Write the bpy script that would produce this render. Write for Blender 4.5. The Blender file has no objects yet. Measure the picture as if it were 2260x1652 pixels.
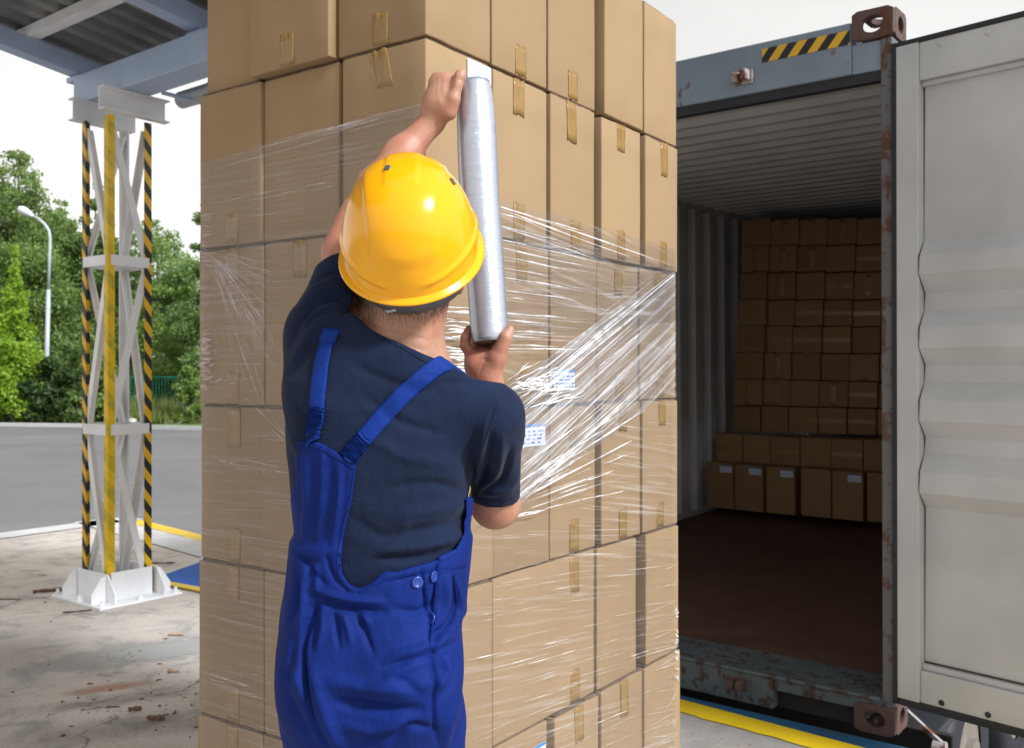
import bpy, bmesh, math, random
import numpy as np
from mathutils import Vector, Matrix, noise
from mathutils.bvhtree import BVHTree

random.seed(7); rng = np.random.default_rng(7)
C = bpy.context.scene
R = math.radians
# ------------------------------------------------------------------ camera, sky, sun
FPX, CX, CY, CH = 2099.0, 1130.0, 826.0, 1.43      # focal length and centre in 2260-wide photo units, lens height
cam = bpy.data.cameras.new('camera'); co = bpy.data.objects.new('camera', cam); C.collection.objects.link(co)
co.location = (0, 0, CH); co.rotation_euler = (R(90), 0, 0)
cam.sensor_width = 36; cam.lens = 36*FPX/2260; cam.clip_start = .05; cam.clip_end = 3000
cam.dof.use_dof = True; cam.dof.focus_distance = 1.75; cam.dof.aperture_fstop = 9.0
C.camera = co
SUN_EL, SUN_AZ = 38, 54                             # azimuth measured from behind the camera towards its right
world = bpy.data.worlds.new('World'); C.world = world; world.use_nodes = True
wn = world.node_tree.nodes; wl = world.node_tree.links
bg = wn['Background']
sky = wn.new('ShaderNodeTexSky'); sky.sky_type = 'NISHITA'; sky.sun_disc = False
sky.sun_elevation = R(SUN_EL); sky.sun_rotation = R(180-SUN_AZ); sky.air_density = 1.0; sky.dust_density = 1.0
hsv = wn.new('ShaderNodeHueSaturation'); hsv.inputs['Saturation'].default_value = .15
hsv.inputs['Value'].default_value = 1.0
wl.new(sky.outputs[0], hsv.inputs['Color'])
# overcast: soft cloud structure over the bright sky
tc = wn.new('ShaderNodeTexCoord'); nz = wn.new('ShaderNodeTexNoise'); nz.inputs['Scale'].default_value = 2.2; nz.inputs['Detail'].default_value = 5
rmp = wn.new('ShaderNodeMapRange'); rmp.inputs[1].default_value = .3; rmp.inputs[2].default_value = .7; rmp.inputs[3].default_value = .82; rmp.inputs[4].default_value = 1.1
mulc = wn.new('ShaderNodeMix'); mulc.data_type = 'RGBA'; mulc.blend_type = 'MULTIPLY'; mulc.inputs[0].default_value = 1
wl.new(tc.outputs['Generated'], nz.inputs['Vector']); wl.new(nz.outputs['Fac'], rmp.inputs[0])
ovc = wn.new('ShaderNodeMix'); ovc.data_type = 'RGBA'; ovc.inputs[0].default_value = .6; ovc.inputs[7].default_value = (5.4, 5.25, 4.95, 1)   # cloud deck evens the sky out
wl.new(hsv.outputs[0], ovc.inputs[6]); wl.new(ovc.outputs[2], mulc.inputs[6]); wl.new(rmp.outputs[0], mulc.inputs[7]); wl.new(mulc.outputs[2], bg.inputs['Color'])
bg.inputs['Strength'].default_value = .15
sl = bpy.data.lights.new('sun', 'SUN'); sl.energy = 3.7; sl.angle = R(9); sl.color = (.95, 1, 1.07)
so = bpy.data.objects.new('sun', sl); C.collection.objects.link(so)
Ldir = Vector((math.sin(R(SUN_AZ))*math.cos(R(SUN_EL)), -math.cos(R(SUN_AZ))*math.cos(R(SUN_EL)), math.sin(R(SUN_EL))))
so.rotation_euler = Ldir.to_track_quat('Z', 'Y').to_euler(); so.location = Ldir*30
C.view_settings.view_transform = 'Standard'; C.view_settings.look = 'None'; C.view_settings.exposure = .42; C.view_settings.gamma = 1
try: C.view_settings.use_curve_mapping = False
except Exception: pass
C.cycles.max_bounces = 8; C.cycles.transparent_max_bounces = 24; C.cycles.caustics_reflective = False; C.cycles.caustics_refractive = False

# ------------------------------------------------------------------ helpers
def W(px, py, Z): return Vector(((px-CX)/FPX*Z, Z, CH-(py-CY)/FPX*Z))
def ray(px, py): return Vector(((px-CX)/FPX, 1, -(py-CY)/FPX))
def hit_plane(px, py, p, n):
    d = ray(px, py); o = Vector((0, 0, CH)); return o + d*((p-o).dot(n)/d.dot(n))
def ground(px, py, z=0): return hit_plane(px, py, Vector((0, 0, z)), Vector((0, 0, 1)))
def srgb(r, g, b):
    f = lambda c: (c/255/12.92 if c/255 <= .04045 else ((c/255+.055)/1.055)**2.4)
    return (f(r), f(g), f(b))
def tag(o, label=None, cat=None, group=None, kind=None):
    if label: o['label'] = label
    if cat: o['category'] = cat
    if group: o['group'] = group
    if kind: o['kind'] = kind
    return o
def empty(name, loc=(0, 0, 0), rot=(0, 0, 0)):
    o = bpy.data.objects.new(name, None); C.collection.objects.link(o); o.location = loc; o.rotation_euler = rot
    o.empty_display_size = .1; return o
def link(name, me, mat, parent=None, smooth=False):
    o = bpy.data.objects.new(name, me); C.collection.objects.link(o)
    if mat is not None:
        for m in (mat if isinstance(mat, (list, tuple)) else [mat]): me.materials.append(m)
    if smooth: me.polygons.foreach_set('use_smooth', [True]*len(me.polygons))
    if parent: o.parent = parent
    return o
class MB:
    def __init__(s): s.v = []; s.f = []; s.m = []
    def add(s, vs, fs, m=0):
        b = len(s.v); s.v += [tuple(v) for v in vs]; s.f += [tuple(b+i for i in f) for f in fs]; s.m += [m]*len(fs); return s
    def box(s, lo, hi, M=None, m=0):
        (x0, y0, z0), (x1, y1, z1) = lo, hi
        vs = [Vector(p) for p in ((x0,y0,z0),(x1,y0,z0),(x1,y1,z0),(x0,y1,z0),(x0,y0,z1),(x1,y0,z1),(x1,y1,z1),(x0,y1,z1))]
        if M is not None: vs = [M @ v for v in vs]
        return s.add(vs, [(3,2,1,0),(4,5,6,7),(0,1,5,4),(1,2,6,5),(2,3,7,6),(3,0,4,7)], m)
    def bar(s, a, b, w, h, up=(0, 0, 1), m=0):
        a = Vector(a); b = Vector(b); d = (b-a).normalized(); u = Vector(up)
        if abs(d.dot(u)) > .98: u = Vector((1, 0, 0))
        x = d.cross(u).normalized(); y = x.cross(d).normalized()
        vs = [p + x*sx*w/2 + y*sy*h/2 for p in (a, b) for sx, sy in ((-1,-1),(1,-1),(1,1),(-1,1))]
        return s.add(vs, [(0,1,2,3),(7,6,5,4),(0,4,5,1),(1,5,6,2),(2,6,7,3),(3,7,4,0)], m)
    def prism(s, pts, vec, m=0):
        n = len(pts); vec = Vector(vec); a = [Vector(p) for p in pts]; b = [p+vec for p in a]
        return s.add(a+b, [tuple(range(n))[::-1], tuple(range(n, 2*n))] + [(i, (i+1) % n, n+(i+1) % n, n+i) for i in range(n)], m)
    def tube(s, pts, rad, n=12, cap=True, m=0):
        pts = [Vector(p) for p in pts]; rs = rad if isinstance(rad, (list, tuple)) else [rad]*len(pts)
        vs = []; u = None
        for i, p in enumerate(pts):
            d = (pts[min(i+1, len(pts)-1)]-pts[max(i-1, 0)]).normalized()
            if u is None: u = d.orthogonal().normalized()
            u = (u-d*u.dot(d)).normalized(); w = d.cross(u)
            vs += [p+(u*math.cos(2*math.pi*k/n)+w*math.sin(2*math.pi*k/n))*rs[i] for k in range(n)]
        fs = [(i*n+k, i*n+(k+1) % n, (i+1)*n+(k+1) % n, (i+1)*n+k) for i in range(len(pts)-1) for k in range(n)]
        if cap: fs += [tuple(range(n))[::-1], tuple(range((len(pts)-1)*n, len(pts)*n))]
        return s.add(vs, fs, m)
    def sheet(s, grid, m=0):
        h = len(grid); w = len(grid[0])
        return s.add([p for r_ in grid for p in r_], [(i*w+j, i*w+j+1, (i+1)*w+j+1, (i+1)*w+j) for i in range(h-1) for j in range(w-1)], m)
    def mesh(s, name='mesh', bevel=0, seg=2):
        me = bpy.data.meshes.new(name); me.from_pydata(s.v, [], s.f); me.polygons.foreach_set('material_index', s.m); me.validate()
        bm = bmesh.new(); bm.from_mesh(me); bmesh.ops.recalc_face_normals(bm, faces=bm.faces)
        if bevel: bmesh.ops.bevel(bm, geom=list(bm.edges), offset=bevel, segments=seg, profile=.6, affect='EDGES', clamp_overlap=True)
        bm.to_mesh(me); bm.free(); return me
    def build(s, name, mat, parent=None, bevel=0, smooth=False, seg=2): return link(name, s.mesh(name, bevel, seg), mat, parent, smooth)

# ------------------------------------------------------------------ materials
class NT:
    def __init__(s, name):
        s.mat = bpy.data.materials.new(name); s.mat.use_nodes = True; s.n = s.mat.node_tree.nodes; s.l = s.mat.node_tree.links
        s.p = s.n['Principled BSDF']; s.out = s.n['Material Output']; s.c = None
    def coord(s, scale=(1,1,1), rot=(0,0,0), loc=(0,0,0), kind='Object'):
        t = s.n.new('ShaderNodeTexCoord'); m = s.n.new('ShaderNodeMapping')
        m.inputs['Scale'].default_value = scale; m.inputs['Location'].default_value = loc; src = t.outputs[kind]
        if any(rot): q = s.n.new('ShaderNodeMapping'); q.inputs['Rotation'].default_value = rot; s.l.new(src, q.inputs['Vector']); src = q.outputs[0]   # turn first, then stretch
        s.l.new(src, m.inputs['Vector']); return m.outputs[0]
    def noise(s, vec, scale, detail=4, rough=.55, dist=0):
        t = s.n.new('ShaderNodeTexNoise'); t.inputs['Scale'].default_value = scale; t.inputs['Detail'].default_value = detail
        t.inputs['Roughness'].default_value = rough; t.inputs['Distortion'].default_value = dist; s.l.new(vec, t.inputs['Vector']); return t.outputs['Fac']
    def wave(s, vec, scale, dist=0, axis='X', prof='SIN'):
        t = s.n.new('ShaderNodeTexWave'); t.inputs['Scale'].default_value = scale; t.inputs['Distortion'].default_value = dist
        t.bands_direction = axis; t.wave_profile = prof; s.l.new(vec, t.inputs['Vector']); return t.outputs['Fac']
    def ramp(s, fac, stops):
        t = s.n.new('ShaderNodeValToRGB'); e = t.color_ramp.elements
        while len(e) < len(stops): e.new(.5)
        for q, (p, c) in zip(e, stops): q.position = p; q.color = (*c, 1) if len(c) == 3 else c
        s.l.new(fac, t.inputs[0]); return t.outputs[0]
    def rng(s, fac, a, b, c=0, d=1):
        t = s.n.new('ShaderNodeMapRange')
        for i, v in enumerate((a, b, c, d)): t.inputs[i+1].default_value = v
        s.l.new(fac, t.inputs[0]); return t.outputs[0]
    def math(s, op, a, b=None):
        t = s.n.new('ShaderNodeMath'); t.operation = op
        for i, v in enumerate((a, b)):
            if v is None: continue
            if isinstance(v, (int, float)): t.inputs[i].default_value = v
            else: s.l.new(v, t.inputs[i])
        return t.outputs[0]
    def mix(s, fac, a, b, blend='MIX'):
        t = s.n.new('ShaderNodeMix'); t.data_type = 'RGBA'; t.blend_type = blend
        for i, v in ((0, fac), (6, a), (7, b)):
            if isinstance(v, (int, float)): t.inputs[i].default_value = v
            elif isinstance(v, tuple): t.inputs[i].default_value = (*v, 1)
            else: s.l.new(v, t.inputs[i])
        return t.outputs[2]
    def base(s, c):
        if isinstance(c, tuple): s.p.inputs['Base Color'].default_value = (*c, 1)
        else: s.l.new(c, s.p.inputs['Base Color'])
    def set(s, **k):
        for a, v in k.items():
            i = s.p.inputs[a.replace('_', ' ')]
            if isinstance(v, (int, float)): i.default_value = v
            elif isinstance(v, tuple): i.default_value = (*v, 1)
            else: s.l.new(v, i)
        return s
    def bump(s, fac, strength=.3, dist=.01, prev=None):
        b = s.n.new('ShaderNodeBump'); b.inputs['Strength'].default_value = strength; b.inputs['Distance'].default_value = dist
        s.l.new(fac, b.inputs['Height'])
        if prev is not None: s.l.new(prev, b.inputs['Normal'])
        s.l.new(b.outputs[0], s.p.inputs['Normal']); return b.outputs[0]

def m_plain(name, col, rough=.5, var=.12, scale=8, bump=0, metal=0, spec=.5):
    t = NT(name); v = t.coord(); n = t.noise(v, scale, 5)
    t.base(t.mix(t.rng(n, .3, .7), tuple(c*(1-var) for c in col), tuple(min(1, c*(1+var)) for c in col)))
    t.set(Roughness=rough, Metallic=metal); t.p.inputs['Specular IOR Level'].default_value = spec
    if bump: t.bump(t.noise(v, scale*6, 3), bump, .004)
    return t.mat
def m_paint_rust(name, col, rust=.62, rough=.45, scale=6, rustcol=(.12, .045, .022)):
    """painted steel with rust patches, streaks and grime that belong to it"""
    t = NT(name); v = t.coord(); n = t.noise(v, scale, 8, .65); vs = t.coord((9, 9, .9)); st = t.noise(vs, 3, 6, .6)
    k = t.rng(t.math('ADD', t.math('MULTIPLY', n, .65), t.math('MULTIPLY', st, .35)), rust, rust+.06)
    c = t.mix(t.rng(t.noise(v, 2.5, 6), .3, .75), tuple(x*.8 for x in col), tuple(min(1, x*1.08) for x in col))
    rc = t.mix(t.noise(v, 40, 4), tuple(x*.5 for x in rustcol), tuple(x*1.7 for x in rustcol))
    t.base(t.mix(k, c, rc)); t.set(Roughness=t.rng(k, 0, 1, rough, .9)); t.bump(t.math('ADD', k, t.math('MULTIPLY', n, .3)), .25, .003); return t.mat
def m_stripes(name, c1, c2, pitch, ax='XZ', slope=1.0, worn=.0, duty=.5):
    """diagonal two-colour hazard bands"""
    t = NT(name); tcn = t.n.new('ShaderNodeTexCoord'); sp = t.n.new('ShaderNodeSeparateXYZ'); t.l.new(tcn.outputs['Object'], sp.inputs[0])
    hx = sp.outputs[0] if ax == 'XZ' else (t.math('ADD', sp.outputs[0], t.math('MULTIPLY', sp.outputs[1], 1.0)))
    q = t.math('ADD', sp.outputs[2], t.math('MULTIPLY', hx, slope)); fr = t.math('FRACT', t.math('DIVIDE', q, pitch))
    k = t.math('GREATER_THAN', fr, duty)
    v = t.coord(); n = t.noise(v, 14, 7, .7)
    col = t.mix(k, c1, c2)
    if worn: col = t.mix(t.rng(n, .5-worn*.2, .62), col, tuple(x*.9 for x in c1))
    col = t.mix(t.rng(n, .66, .74, 0, .55), col, (.10, .09, .07))
    t.base(col); t.set(Roughness=.45); return t.mat

WHITE_STEEL = m_paint_rust('white painted steel', (.90, .905, .92), .72, .4, 5, (.25, .18, .12))
BLUE_STEEL = m_plain('pale blue grey painted steel', (.40, .50, .68), .4, .07, 3)
LEG_STRIPE = m_stripes('black and yellow leg bands', (.78, .46, .01), (.018, .018, .02), .137, 'XY', 1.3)
LEG_FADED = m_stripes('overpainted yellow leg bands', (.88, .57, .012), (.46, .38, .02), .19, 'XY', 1.0, .5)
HAZ_TAPE = m_stripes('high cube warning tape', (.72, .42, .02), (.015, .015, .018), .105, 'XZ', -1.25)
CONT_BLUE = m_paint_rust('weathered grey blue container paint', (.22, .275, .34), .60, .5, 9)
CONT_IN = m_paint_rust('container inner grey paint', (.55, .54, .54), .68, .55, 4)
CONT_RUST = m_paint_rust('rusted cast steel', (.10, .06, .05), .50, .8, 14, (.09, .035, .02))
CONT_SILL = m_paint_rust('scraped sill paint', (.085, .108, .12), .51, .7, 17, (.05, .03, .021))
CONT_DOOR = m_paint_rust('grey white door paint', (.53, .535, .54), .74, .42, 3, (.16, .10, .06))
POST_RUST = m_paint_rust('rusty post paint', (.12, .122, .13), .50, .65, 18, (.085, .042, .026))
RUBBER = m_plain('black rubber', (.016, .017, .022), .6, .2, 20)
DARK_GAP = m_plain('dark joint grime', (.02, .016, .012), .9, .2, 20)
YELLOW_PAINT = m_paint_rust('worn yellow kerb paint', (.74, .50, .012), .655, .5, 5, (.30, .26, .2))
BLUE_PLATE = m_paint_rust('blue leveller steel', (.004, .095, .42), .70, .8, 7)
BLUE_DARK = m_paint_rust('scuffed blue steel', (.035, .15, .30), .56, .55, 9, (.06, .04, .03))
GREY_PIPE = m_plain('grey gutter plastic', (.48, .52, .56), .35, .05, 3)
STEEL_GALV = m_plain('galvanised steel', (.42, .44, .46), .4, .1, 5)
BARK_CHIP = m_plain('dry bark', (.17, .10, .065), .9, .45, 30, .3)
CHIP_PALE = m_plain('pale wood chip', (.42, .29, .19), .8, .3, 30)
GREEN_FENCE = m_plain('green coated fence steel', (.01, .20, .13), .5, .1, 5)
PALLET_WOOD = m_plain('pallet timber', (.36, .25, .15), .8, .25, 12, .2)

def m_ground_concrete():
    t = NT('dock concrete'); v = t.coord(kind='Generated'); v = t.coord()
    big = t.noise(v, .9, 6, .6); mid = t.noise(v, 4.5, 7, .65, .6); fine = t.noise(v, 60, 5, .7)
    c = t.mix(t.rng(big, .35, .68), (.57, .50, .435), (.69, .62, .55))
    c = t.mix(t.rng(mid, .50, .62), c, (.40, .375, .345), 'MIX')
    c = t.mix(t.rng(fine, .36, .72, .35, 0), c, (.15, .13, .11))
    stain = t.noise(t.coord(loc=(3.1, 1.7, 0)), 1.6, 6, .7, 1.2); c = t.mix(t.rng(stain, .60, .72, 0, .75), c, (.145, .125, .11))
    vo = t.n.new('ShaderNodeTexVoronoi'); vo.feature = 'DISTANCE_TO_EDGE'; vo.inputs['Scale'].default_value = .55
    wob = t.n.new('ShaderNodeMix'); wob.data_type = 'RGBA'; wob.blend_type = 'ADD'; wob.inputs[0].default_value = .5
    nn = t.n.new('ShaderNodeTexNoise'); nn.inputs['Scale'].default_value = 3; nn.inputs['Detail'].default_value = 6; t.l.new(v, nn.inputs['Vector'])
    t.l.new(v, wob.inputs[6]); t.l.new(nn.outputs['Color'], wob.inputs[7]); t.l.new(wob.outputs[2], vo.inputs['Vector'])
    crack = t.rng(vo.outputs['Distance'], 0, .007, 1, 0); crack = t.math('MULTIPLY', crack, t.rng(mid, .42, .55))
    c = t.mix(t.math('MULTIPLY', crack, .8), c, (.055, .05, .045))
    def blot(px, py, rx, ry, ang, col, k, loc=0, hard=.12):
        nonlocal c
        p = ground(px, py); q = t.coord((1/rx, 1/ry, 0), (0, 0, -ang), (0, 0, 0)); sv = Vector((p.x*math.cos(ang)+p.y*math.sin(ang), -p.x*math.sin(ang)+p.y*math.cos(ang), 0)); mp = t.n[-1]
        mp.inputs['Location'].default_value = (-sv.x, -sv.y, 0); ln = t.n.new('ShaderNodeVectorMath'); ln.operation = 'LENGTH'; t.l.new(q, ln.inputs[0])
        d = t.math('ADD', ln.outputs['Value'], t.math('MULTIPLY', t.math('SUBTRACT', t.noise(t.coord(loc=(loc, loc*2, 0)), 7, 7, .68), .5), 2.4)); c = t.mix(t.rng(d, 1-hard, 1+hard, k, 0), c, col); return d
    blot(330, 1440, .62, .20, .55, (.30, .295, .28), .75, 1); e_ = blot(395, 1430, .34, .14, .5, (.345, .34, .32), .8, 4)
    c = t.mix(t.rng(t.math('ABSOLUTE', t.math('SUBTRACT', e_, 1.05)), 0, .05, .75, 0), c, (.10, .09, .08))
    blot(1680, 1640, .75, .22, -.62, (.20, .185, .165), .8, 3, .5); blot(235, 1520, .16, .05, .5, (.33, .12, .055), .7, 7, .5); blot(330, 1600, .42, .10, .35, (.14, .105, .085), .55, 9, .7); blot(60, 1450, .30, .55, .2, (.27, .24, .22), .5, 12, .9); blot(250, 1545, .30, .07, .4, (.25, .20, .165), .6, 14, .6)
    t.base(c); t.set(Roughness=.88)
    h = t.math('ADD', t.math('MULTIPLY', fine, .25), t.math('SUBTRACT', t.math('MULTIPLY', mid, .5), t.math('MULTIPLY', crack, 1.0)))
    t.bump(h, .5, .012); return t.mat
def m_asphalt():
    t = NT('yard asphalt'); v = t.coord(); big = t.noise(v, .22, 6, .6); st = t.noise(t.coord((.12, 1.4, 1), (0, 0, R(-8))), 1.0, 6, .6); fine = t.noise(v, 9, 4, .7)
    c = t.mix(t.rng(big, .3, .7), (.12, .117, .12), (.175, .172, .175)); c = t.mix(t.rng(st, .45, .68, 0, .7), c, (.13, .125, .125))
    c = t.mix(t.rng(fine, .55, .75, 0, .3), c, (.30, .29, .28)); t.base(c); t.set(Roughness=.85); t.bump(fine, .2, .02); return t.mat
def m_card(name='corrugated cardboard', col=(.325, .218, .118)):
    t = NT(name); v = t.coord(); oi = t.n.new('ShaderNodeObjectInfo')
    flute = t.wave(t.coord((1, 1, .02)), 62, 1.0, 'DIAGONAL'); fib = t.noise(t.coord((1, 1, .3)), 90, 4, .7); soft = t.noise(v, 5, 4, .5)
    c = t.mix(t.rng(soft, .3, .7), tuple(x*.93 for x in col), tuple(x*1.05 for x in col))
    c = t.mix(t.math('MULTIPLY', t.rng(fib, .3, .75), .16), c, tuple(x*.72 for x in col)); c = t.mix(t.math('MULTIPLY', flute, .026), c, tuple(x*.8 for x in col))
    scuff = t.noise(t.coord((3, 3, 9)), 4, 7, .75); c = t.mix(t.rng(scuff, .70, .80, 0, .35), c, tuple(x*.6 for x in col))
    hv = t.n.new('ShaderNodeHueSaturation'); t.l.new(c, hv.inputs['Color']); t.l.new(t.rng(oi.outputs['Random'], 0, 1, .87, 1.06), hv.inputs['Value'])
    t.base(hv.outputs[0]); t.set(Roughness=.78); t.p.inputs['Specular IOR Level'].default_value = .25
    t.bump(t.math('ADD', t.math('MULTIPLY', flute, .12), t.math('ADD', t.math('MULTIPLY', soft, 1.6), t.math('MULTIPLY', fib, .2))), .22, .004); return t.mat
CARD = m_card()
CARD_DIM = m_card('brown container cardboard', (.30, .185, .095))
def m_tape():
    t = NT('glossy brown packing tape'); v = t.coord(); n = t.noise(t.coord((4, 4, .8)), 14, 5, .7, 1.5)
    t.base(t.mix(t.rng(n, .35, .65), (.25, .14, .038), (.32, .195, .062))); t.set(Roughness=.24); t.bump(n, .55, .004)
    p = t.rng(n, .62, .70, 0, .6); t.p.inputs['Coat Weight'].default_value = .15; return t.mat
TAPE = m_tape()
PAPER = m_plain('white label paper', (.78, .79, .82), .6, .05, 30)
PRINT_BLUE = m_plain('blue label print', (.03, .22, .55), .6, .1, 30)
PRINT_GREY = m_plain('grey label print', (.42, .47, .58), .6, .2, 40)

def m_film(name, base=.06, streak=.5, lo=.52, hi=.66, ang=0, haze=(.86, .87, .90), plane='XZ', stretch=34, rough=.22, sheen=.065):
    """clear stretch film: mostly see-through, with stretch lines that turn milky and catch light"""
    t = NT(name); rot = (0, ang, 0)
    n1 = t.noise(t.coord((1.0, 1.0, stretch), rot), 1.6, 6, .6, .25); n2 = t.noise(t.coord((2.2, 2.2, stretch*3), rot, (5, 2, 1)), 1.3, 4, .6)
    patch = t.noise(t.coord(loc=(2, 7, 3)), 2.6, 3, .5)
    k = t.math('ADD', t.math('MULTIPLY', n1, .6), t.math('MULTIPLY', n2, .4))
    s = t.math('MULTIPLY', t.rng(k, lo, hi), t.rng(patch, .35, .62, .2, 1))
    fac = t.math('ADD', t.math('MULTIPLY', s, streak), base)
    t.base(haze); t.set(Roughness=rough); t.p.inputs['Specular IOR Level'].default_value = .8
    t.bump(k, .6, .006)
    tr = t.n.new('ShaderNodeBsdfTransparent'); tr.inputs[0].default_value = (.965, .965, .975, 1); mx = t.n.new('ShaderNodeMixShader')
    t.l.new(fac, mx.inputs[0]); t.l.new(tr.outputs[0], mx.inputs[1]); t.l.new(t.p.outputs[0], mx.inputs[2])
    # the clear film's own mirror sheen, rippled by the stretch lines
    gl = t.n.new('ShaderNodeBsdfGlossy'); gl.inputs['Roughness'].default_value = .13; fr_ = t.n.new('ShaderNodeLayerWeight'); fr_.inputs['Blend'].default_value = .5; m2 = t.n.new('ShaderNodeMixShader')
    bp = t.n.new('ShaderNodeBump'); bp.inputs['Strength'].default_value = .8; bp.inputs['Distance'].default_value = .014; t.l.new(t.math('ADD', k, t.math('MULTIPLY', t.noise(t.coord((1, 1, 3), rot), 5, 4, .6, .6), .6)), bp.inputs['Height']); t.l.new(bp.outputs[0], gl.inputs['Normal'])
    t.l.new(t.math('ADD', t.math('MULTIPLY', t.math('POWER', fr_.outputs['Facing'], 4.0), .7), sheen), m2.inputs[0]); t.l.new(mx.outputs[0], m2.inputs[1]); t.l.new(gl.outputs[0], m2.inputs[2]); t.l.new(m2.outputs[0], t.out.inputs[0]); return t.mat
def m_strand(name, fac=.6, col=(.92, .93, .95)):
    t = NT(name); n = t.noise(t.coord(), 26, 5, .7); t.base(col); t.set(Roughness=.12); t.p.inputs['Specular IOR Level'].default_value = .9
    tr = t.n.new('ShaderNodeBsdfTransparent'); mx = t.n.new('ShaderNodeMixShader'); t.l.new(t.rng(n, .34, .62, fac*.25, fac), mx.inputs[0])
    t.l.new(tr.outputs[0], mx.inputs[1]); t.l.new(t.p.outputs[0], mx.inputs[2]); t.l.new(mx.outputs[0], t.out.inputs[0]); return t.mat
FILM_L = m_film('clear film tinted for shade', .05, .30, .50, .66, R(-5), (.44, .42, .45), sheen=.045)  # darker lilac haze puts the left side's shade into the film colour
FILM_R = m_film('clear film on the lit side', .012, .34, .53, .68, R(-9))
FILM_D = m_film('clear film drawn into the diagonal band', .05, .62, .49, .62, R(25), stretch=46, sheen=.10)
FILM_WEB = m_film('clear film pulled off the roll', .02, .5, .55, .68, R(4))
STRAND = m_strand('bunched film ridge', .85); STRAND_DIM = m_strand('bunched film ridge tinted for shade', .62, (.70, .65, .68)); STRAND_FAINT = m_strand('fine film ridge tinted for shade', .34, (.70, .65, .68)); STRAND_SOFT = m_strand('fine film ridge', .30)  # dim and faint ridges carry the left face's shade in their greyer colour

def m_cloth(name, col, rough=.85, weave=900, sheen=.04, var=.18):
    t = NT(name); v = t.coord(); n = t.noise(v, 14, 5, .6); w = t.noise(v, weave, 2, .5); w2 = t.noise(v, 160, 3, .6)
    c = t.mix(t.rng(n, .3, .7), tuple(x*(1-var) for x in col), tuple(x*(1+var) for x in col)); c = t.mix(t.math('MULTIPLY', w, .25), c, tuple(x*.5 for x in col))
    t.base(c); t.set(Roughness=rough); t.p.inputs['Sheen Weight'].default_value = sheen; t.p.inputs['Specular IOR Level'].default_value = .15
    b = t.bump(w, .25, .0008); b = t.bump(w2, .3, .002, b); n3 = t.noise(t.coord(), 34, 4, .55, .8); b = t.bump(n3, .3, .006, b); t.bump(n, .5, .012, b); return t.mat
SHIRT = m_cloth('navy cotton jersey', (.009, .016, .042), .9, 1100)
DENIM = m_cloth('royal blue work twill', (.003, .017, .140), .75, 900, .0)
STRAP_M = m_cloth('royal blue strap webbing', (.004, .028, .195), .7, 700, .0, .1)
def m_skin():
    t = NT('skin'); v = t.coord(); n = t.noise(v, 22, 5, .6); f = t.noise(v, 260, 3, .6); b = t.noise(v, 7, 3)
    c = t.mix(t.rng(n, .3, .7), (.38, .19, .115), (.46, .25, .165)); c = t.mix(t.rng(b, .45, .7, 0, .6), c, (.43, .125, .08))
    c = t.mix(t.rng(t.noise(v, 75, 5, .7), .5, .75, 0, .35), c, (.34, .115, .075))
    a = t.n.new('ShaderNodeAttribute'); a.attribute_name = 'stubble'; hs = t.noise(t.coord((1, 1, .25)), 420, 3, .7)   # cropped hair thinning out down the neck
    c = t.mix(t.math('MULTIPLY', t.rng(t.math('ADD', hs, t.math('MULTIPLY', a.outputs['Fac'], .42)), .62, .86), t.rng(a.outputs['Fac'], 0, .3)), c, (.035, .024, .018)); t.base(c)
    t.set(Roughness=.48); t.p.inputs['Subsurface Weight'].default_value = .05; t.p.inputs['Subsurface Radius'].default_value = (.02, .008, .004)
    t.p.inputs['Subsurface Scale'].default_value = .3; t.bump(t.math('ADD', f, t.math('MULTIPLY', n, .6)), .4, .002); return t.mat
SKIN = m_skin()
NAIL = m_plain('fingernail', (.62, .36, .29), .3, .05, 40)
HAIR = m_plain('short dark hair', (.03, .022, .018), .7, .4, 300, .5)
def m_helmet():
    t = NT('glossy yellow helmet plastic'); v = t.coord(); n = t.noise(v, 5, 4); t.base(t.mix(t.rng(n, .3, .7), (.82, .365, .0), (.86, .40, .001)))
    sc = t.noise(t.coord((1, 8, 1), (0.3, .6, .2)), 30, 6, .8); t.set(Roughness=t.rng(sc, .35, .8, .16, .30)); t.p.inputs['Coat Weight'].default_value = .25; t.p.inputs['Coat Roughness'].default_value = .06
    t.p.inputs['Specular IOR Level'].default_value = .35; t.bump(t.noise(v, 60, 3), .03, .001); return t.mat
HELMET = m_helmet()
GREY_PLASTIC = m_plain('dark grey plastic', (.10, .11, .13), .45, .1, 20)
BUTTON = m_plain('translucent blue button', (.02, .045, .24), .2, .1, 20)
def m_roll():
    t = NT('wound clear film'); v = t.coord((.6, .6, 30)); n = t.noise(v, 3, 6, .65); n2 = t.noise(t.coord((1, 1, 4)), 60, 4, .8, 1)
    t.base(t.mix(t.rng(n, .3, .7), (.43, .46, .53), (.50, .53, .60))); t.set(Roughness=.2, Metallic=.5); t.p.inputs['Coat Weight'].default_value = .8; t.p.inputs['Coat Roughness'].default_value = .08
    b = t.bump(n, .10, .002); t.bump(n2, .5, .0015, b); return t.mat
ROLL = m_roll()
ROOF_SHEET = m_plain('dark roof sheeting', (.19, .192, .197), .7, .35, 3, .2)
FLOOR_WOOD = None
def m_floor():
    t = NT('worn container plywood'); v = t.coord(); n = t.noise(v, 3, 7, .65); sc = t.noise(t.coord((.5, 12, 1), (0, 0, R(35))), 3, 6, .7)
    c = t.mix(t.rng(n, .3, .7), (.07, .030, .020), (.135, .066, .044)); c = t.mix(t.rng(sc, .64, .70, 0, .45), c, (.22, .17, .14)); t.base(c); t.set(Roughness=.7); t.bump(n, .2, .005); return t.mat
FLOOR_WOOD = m_floor()
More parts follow.
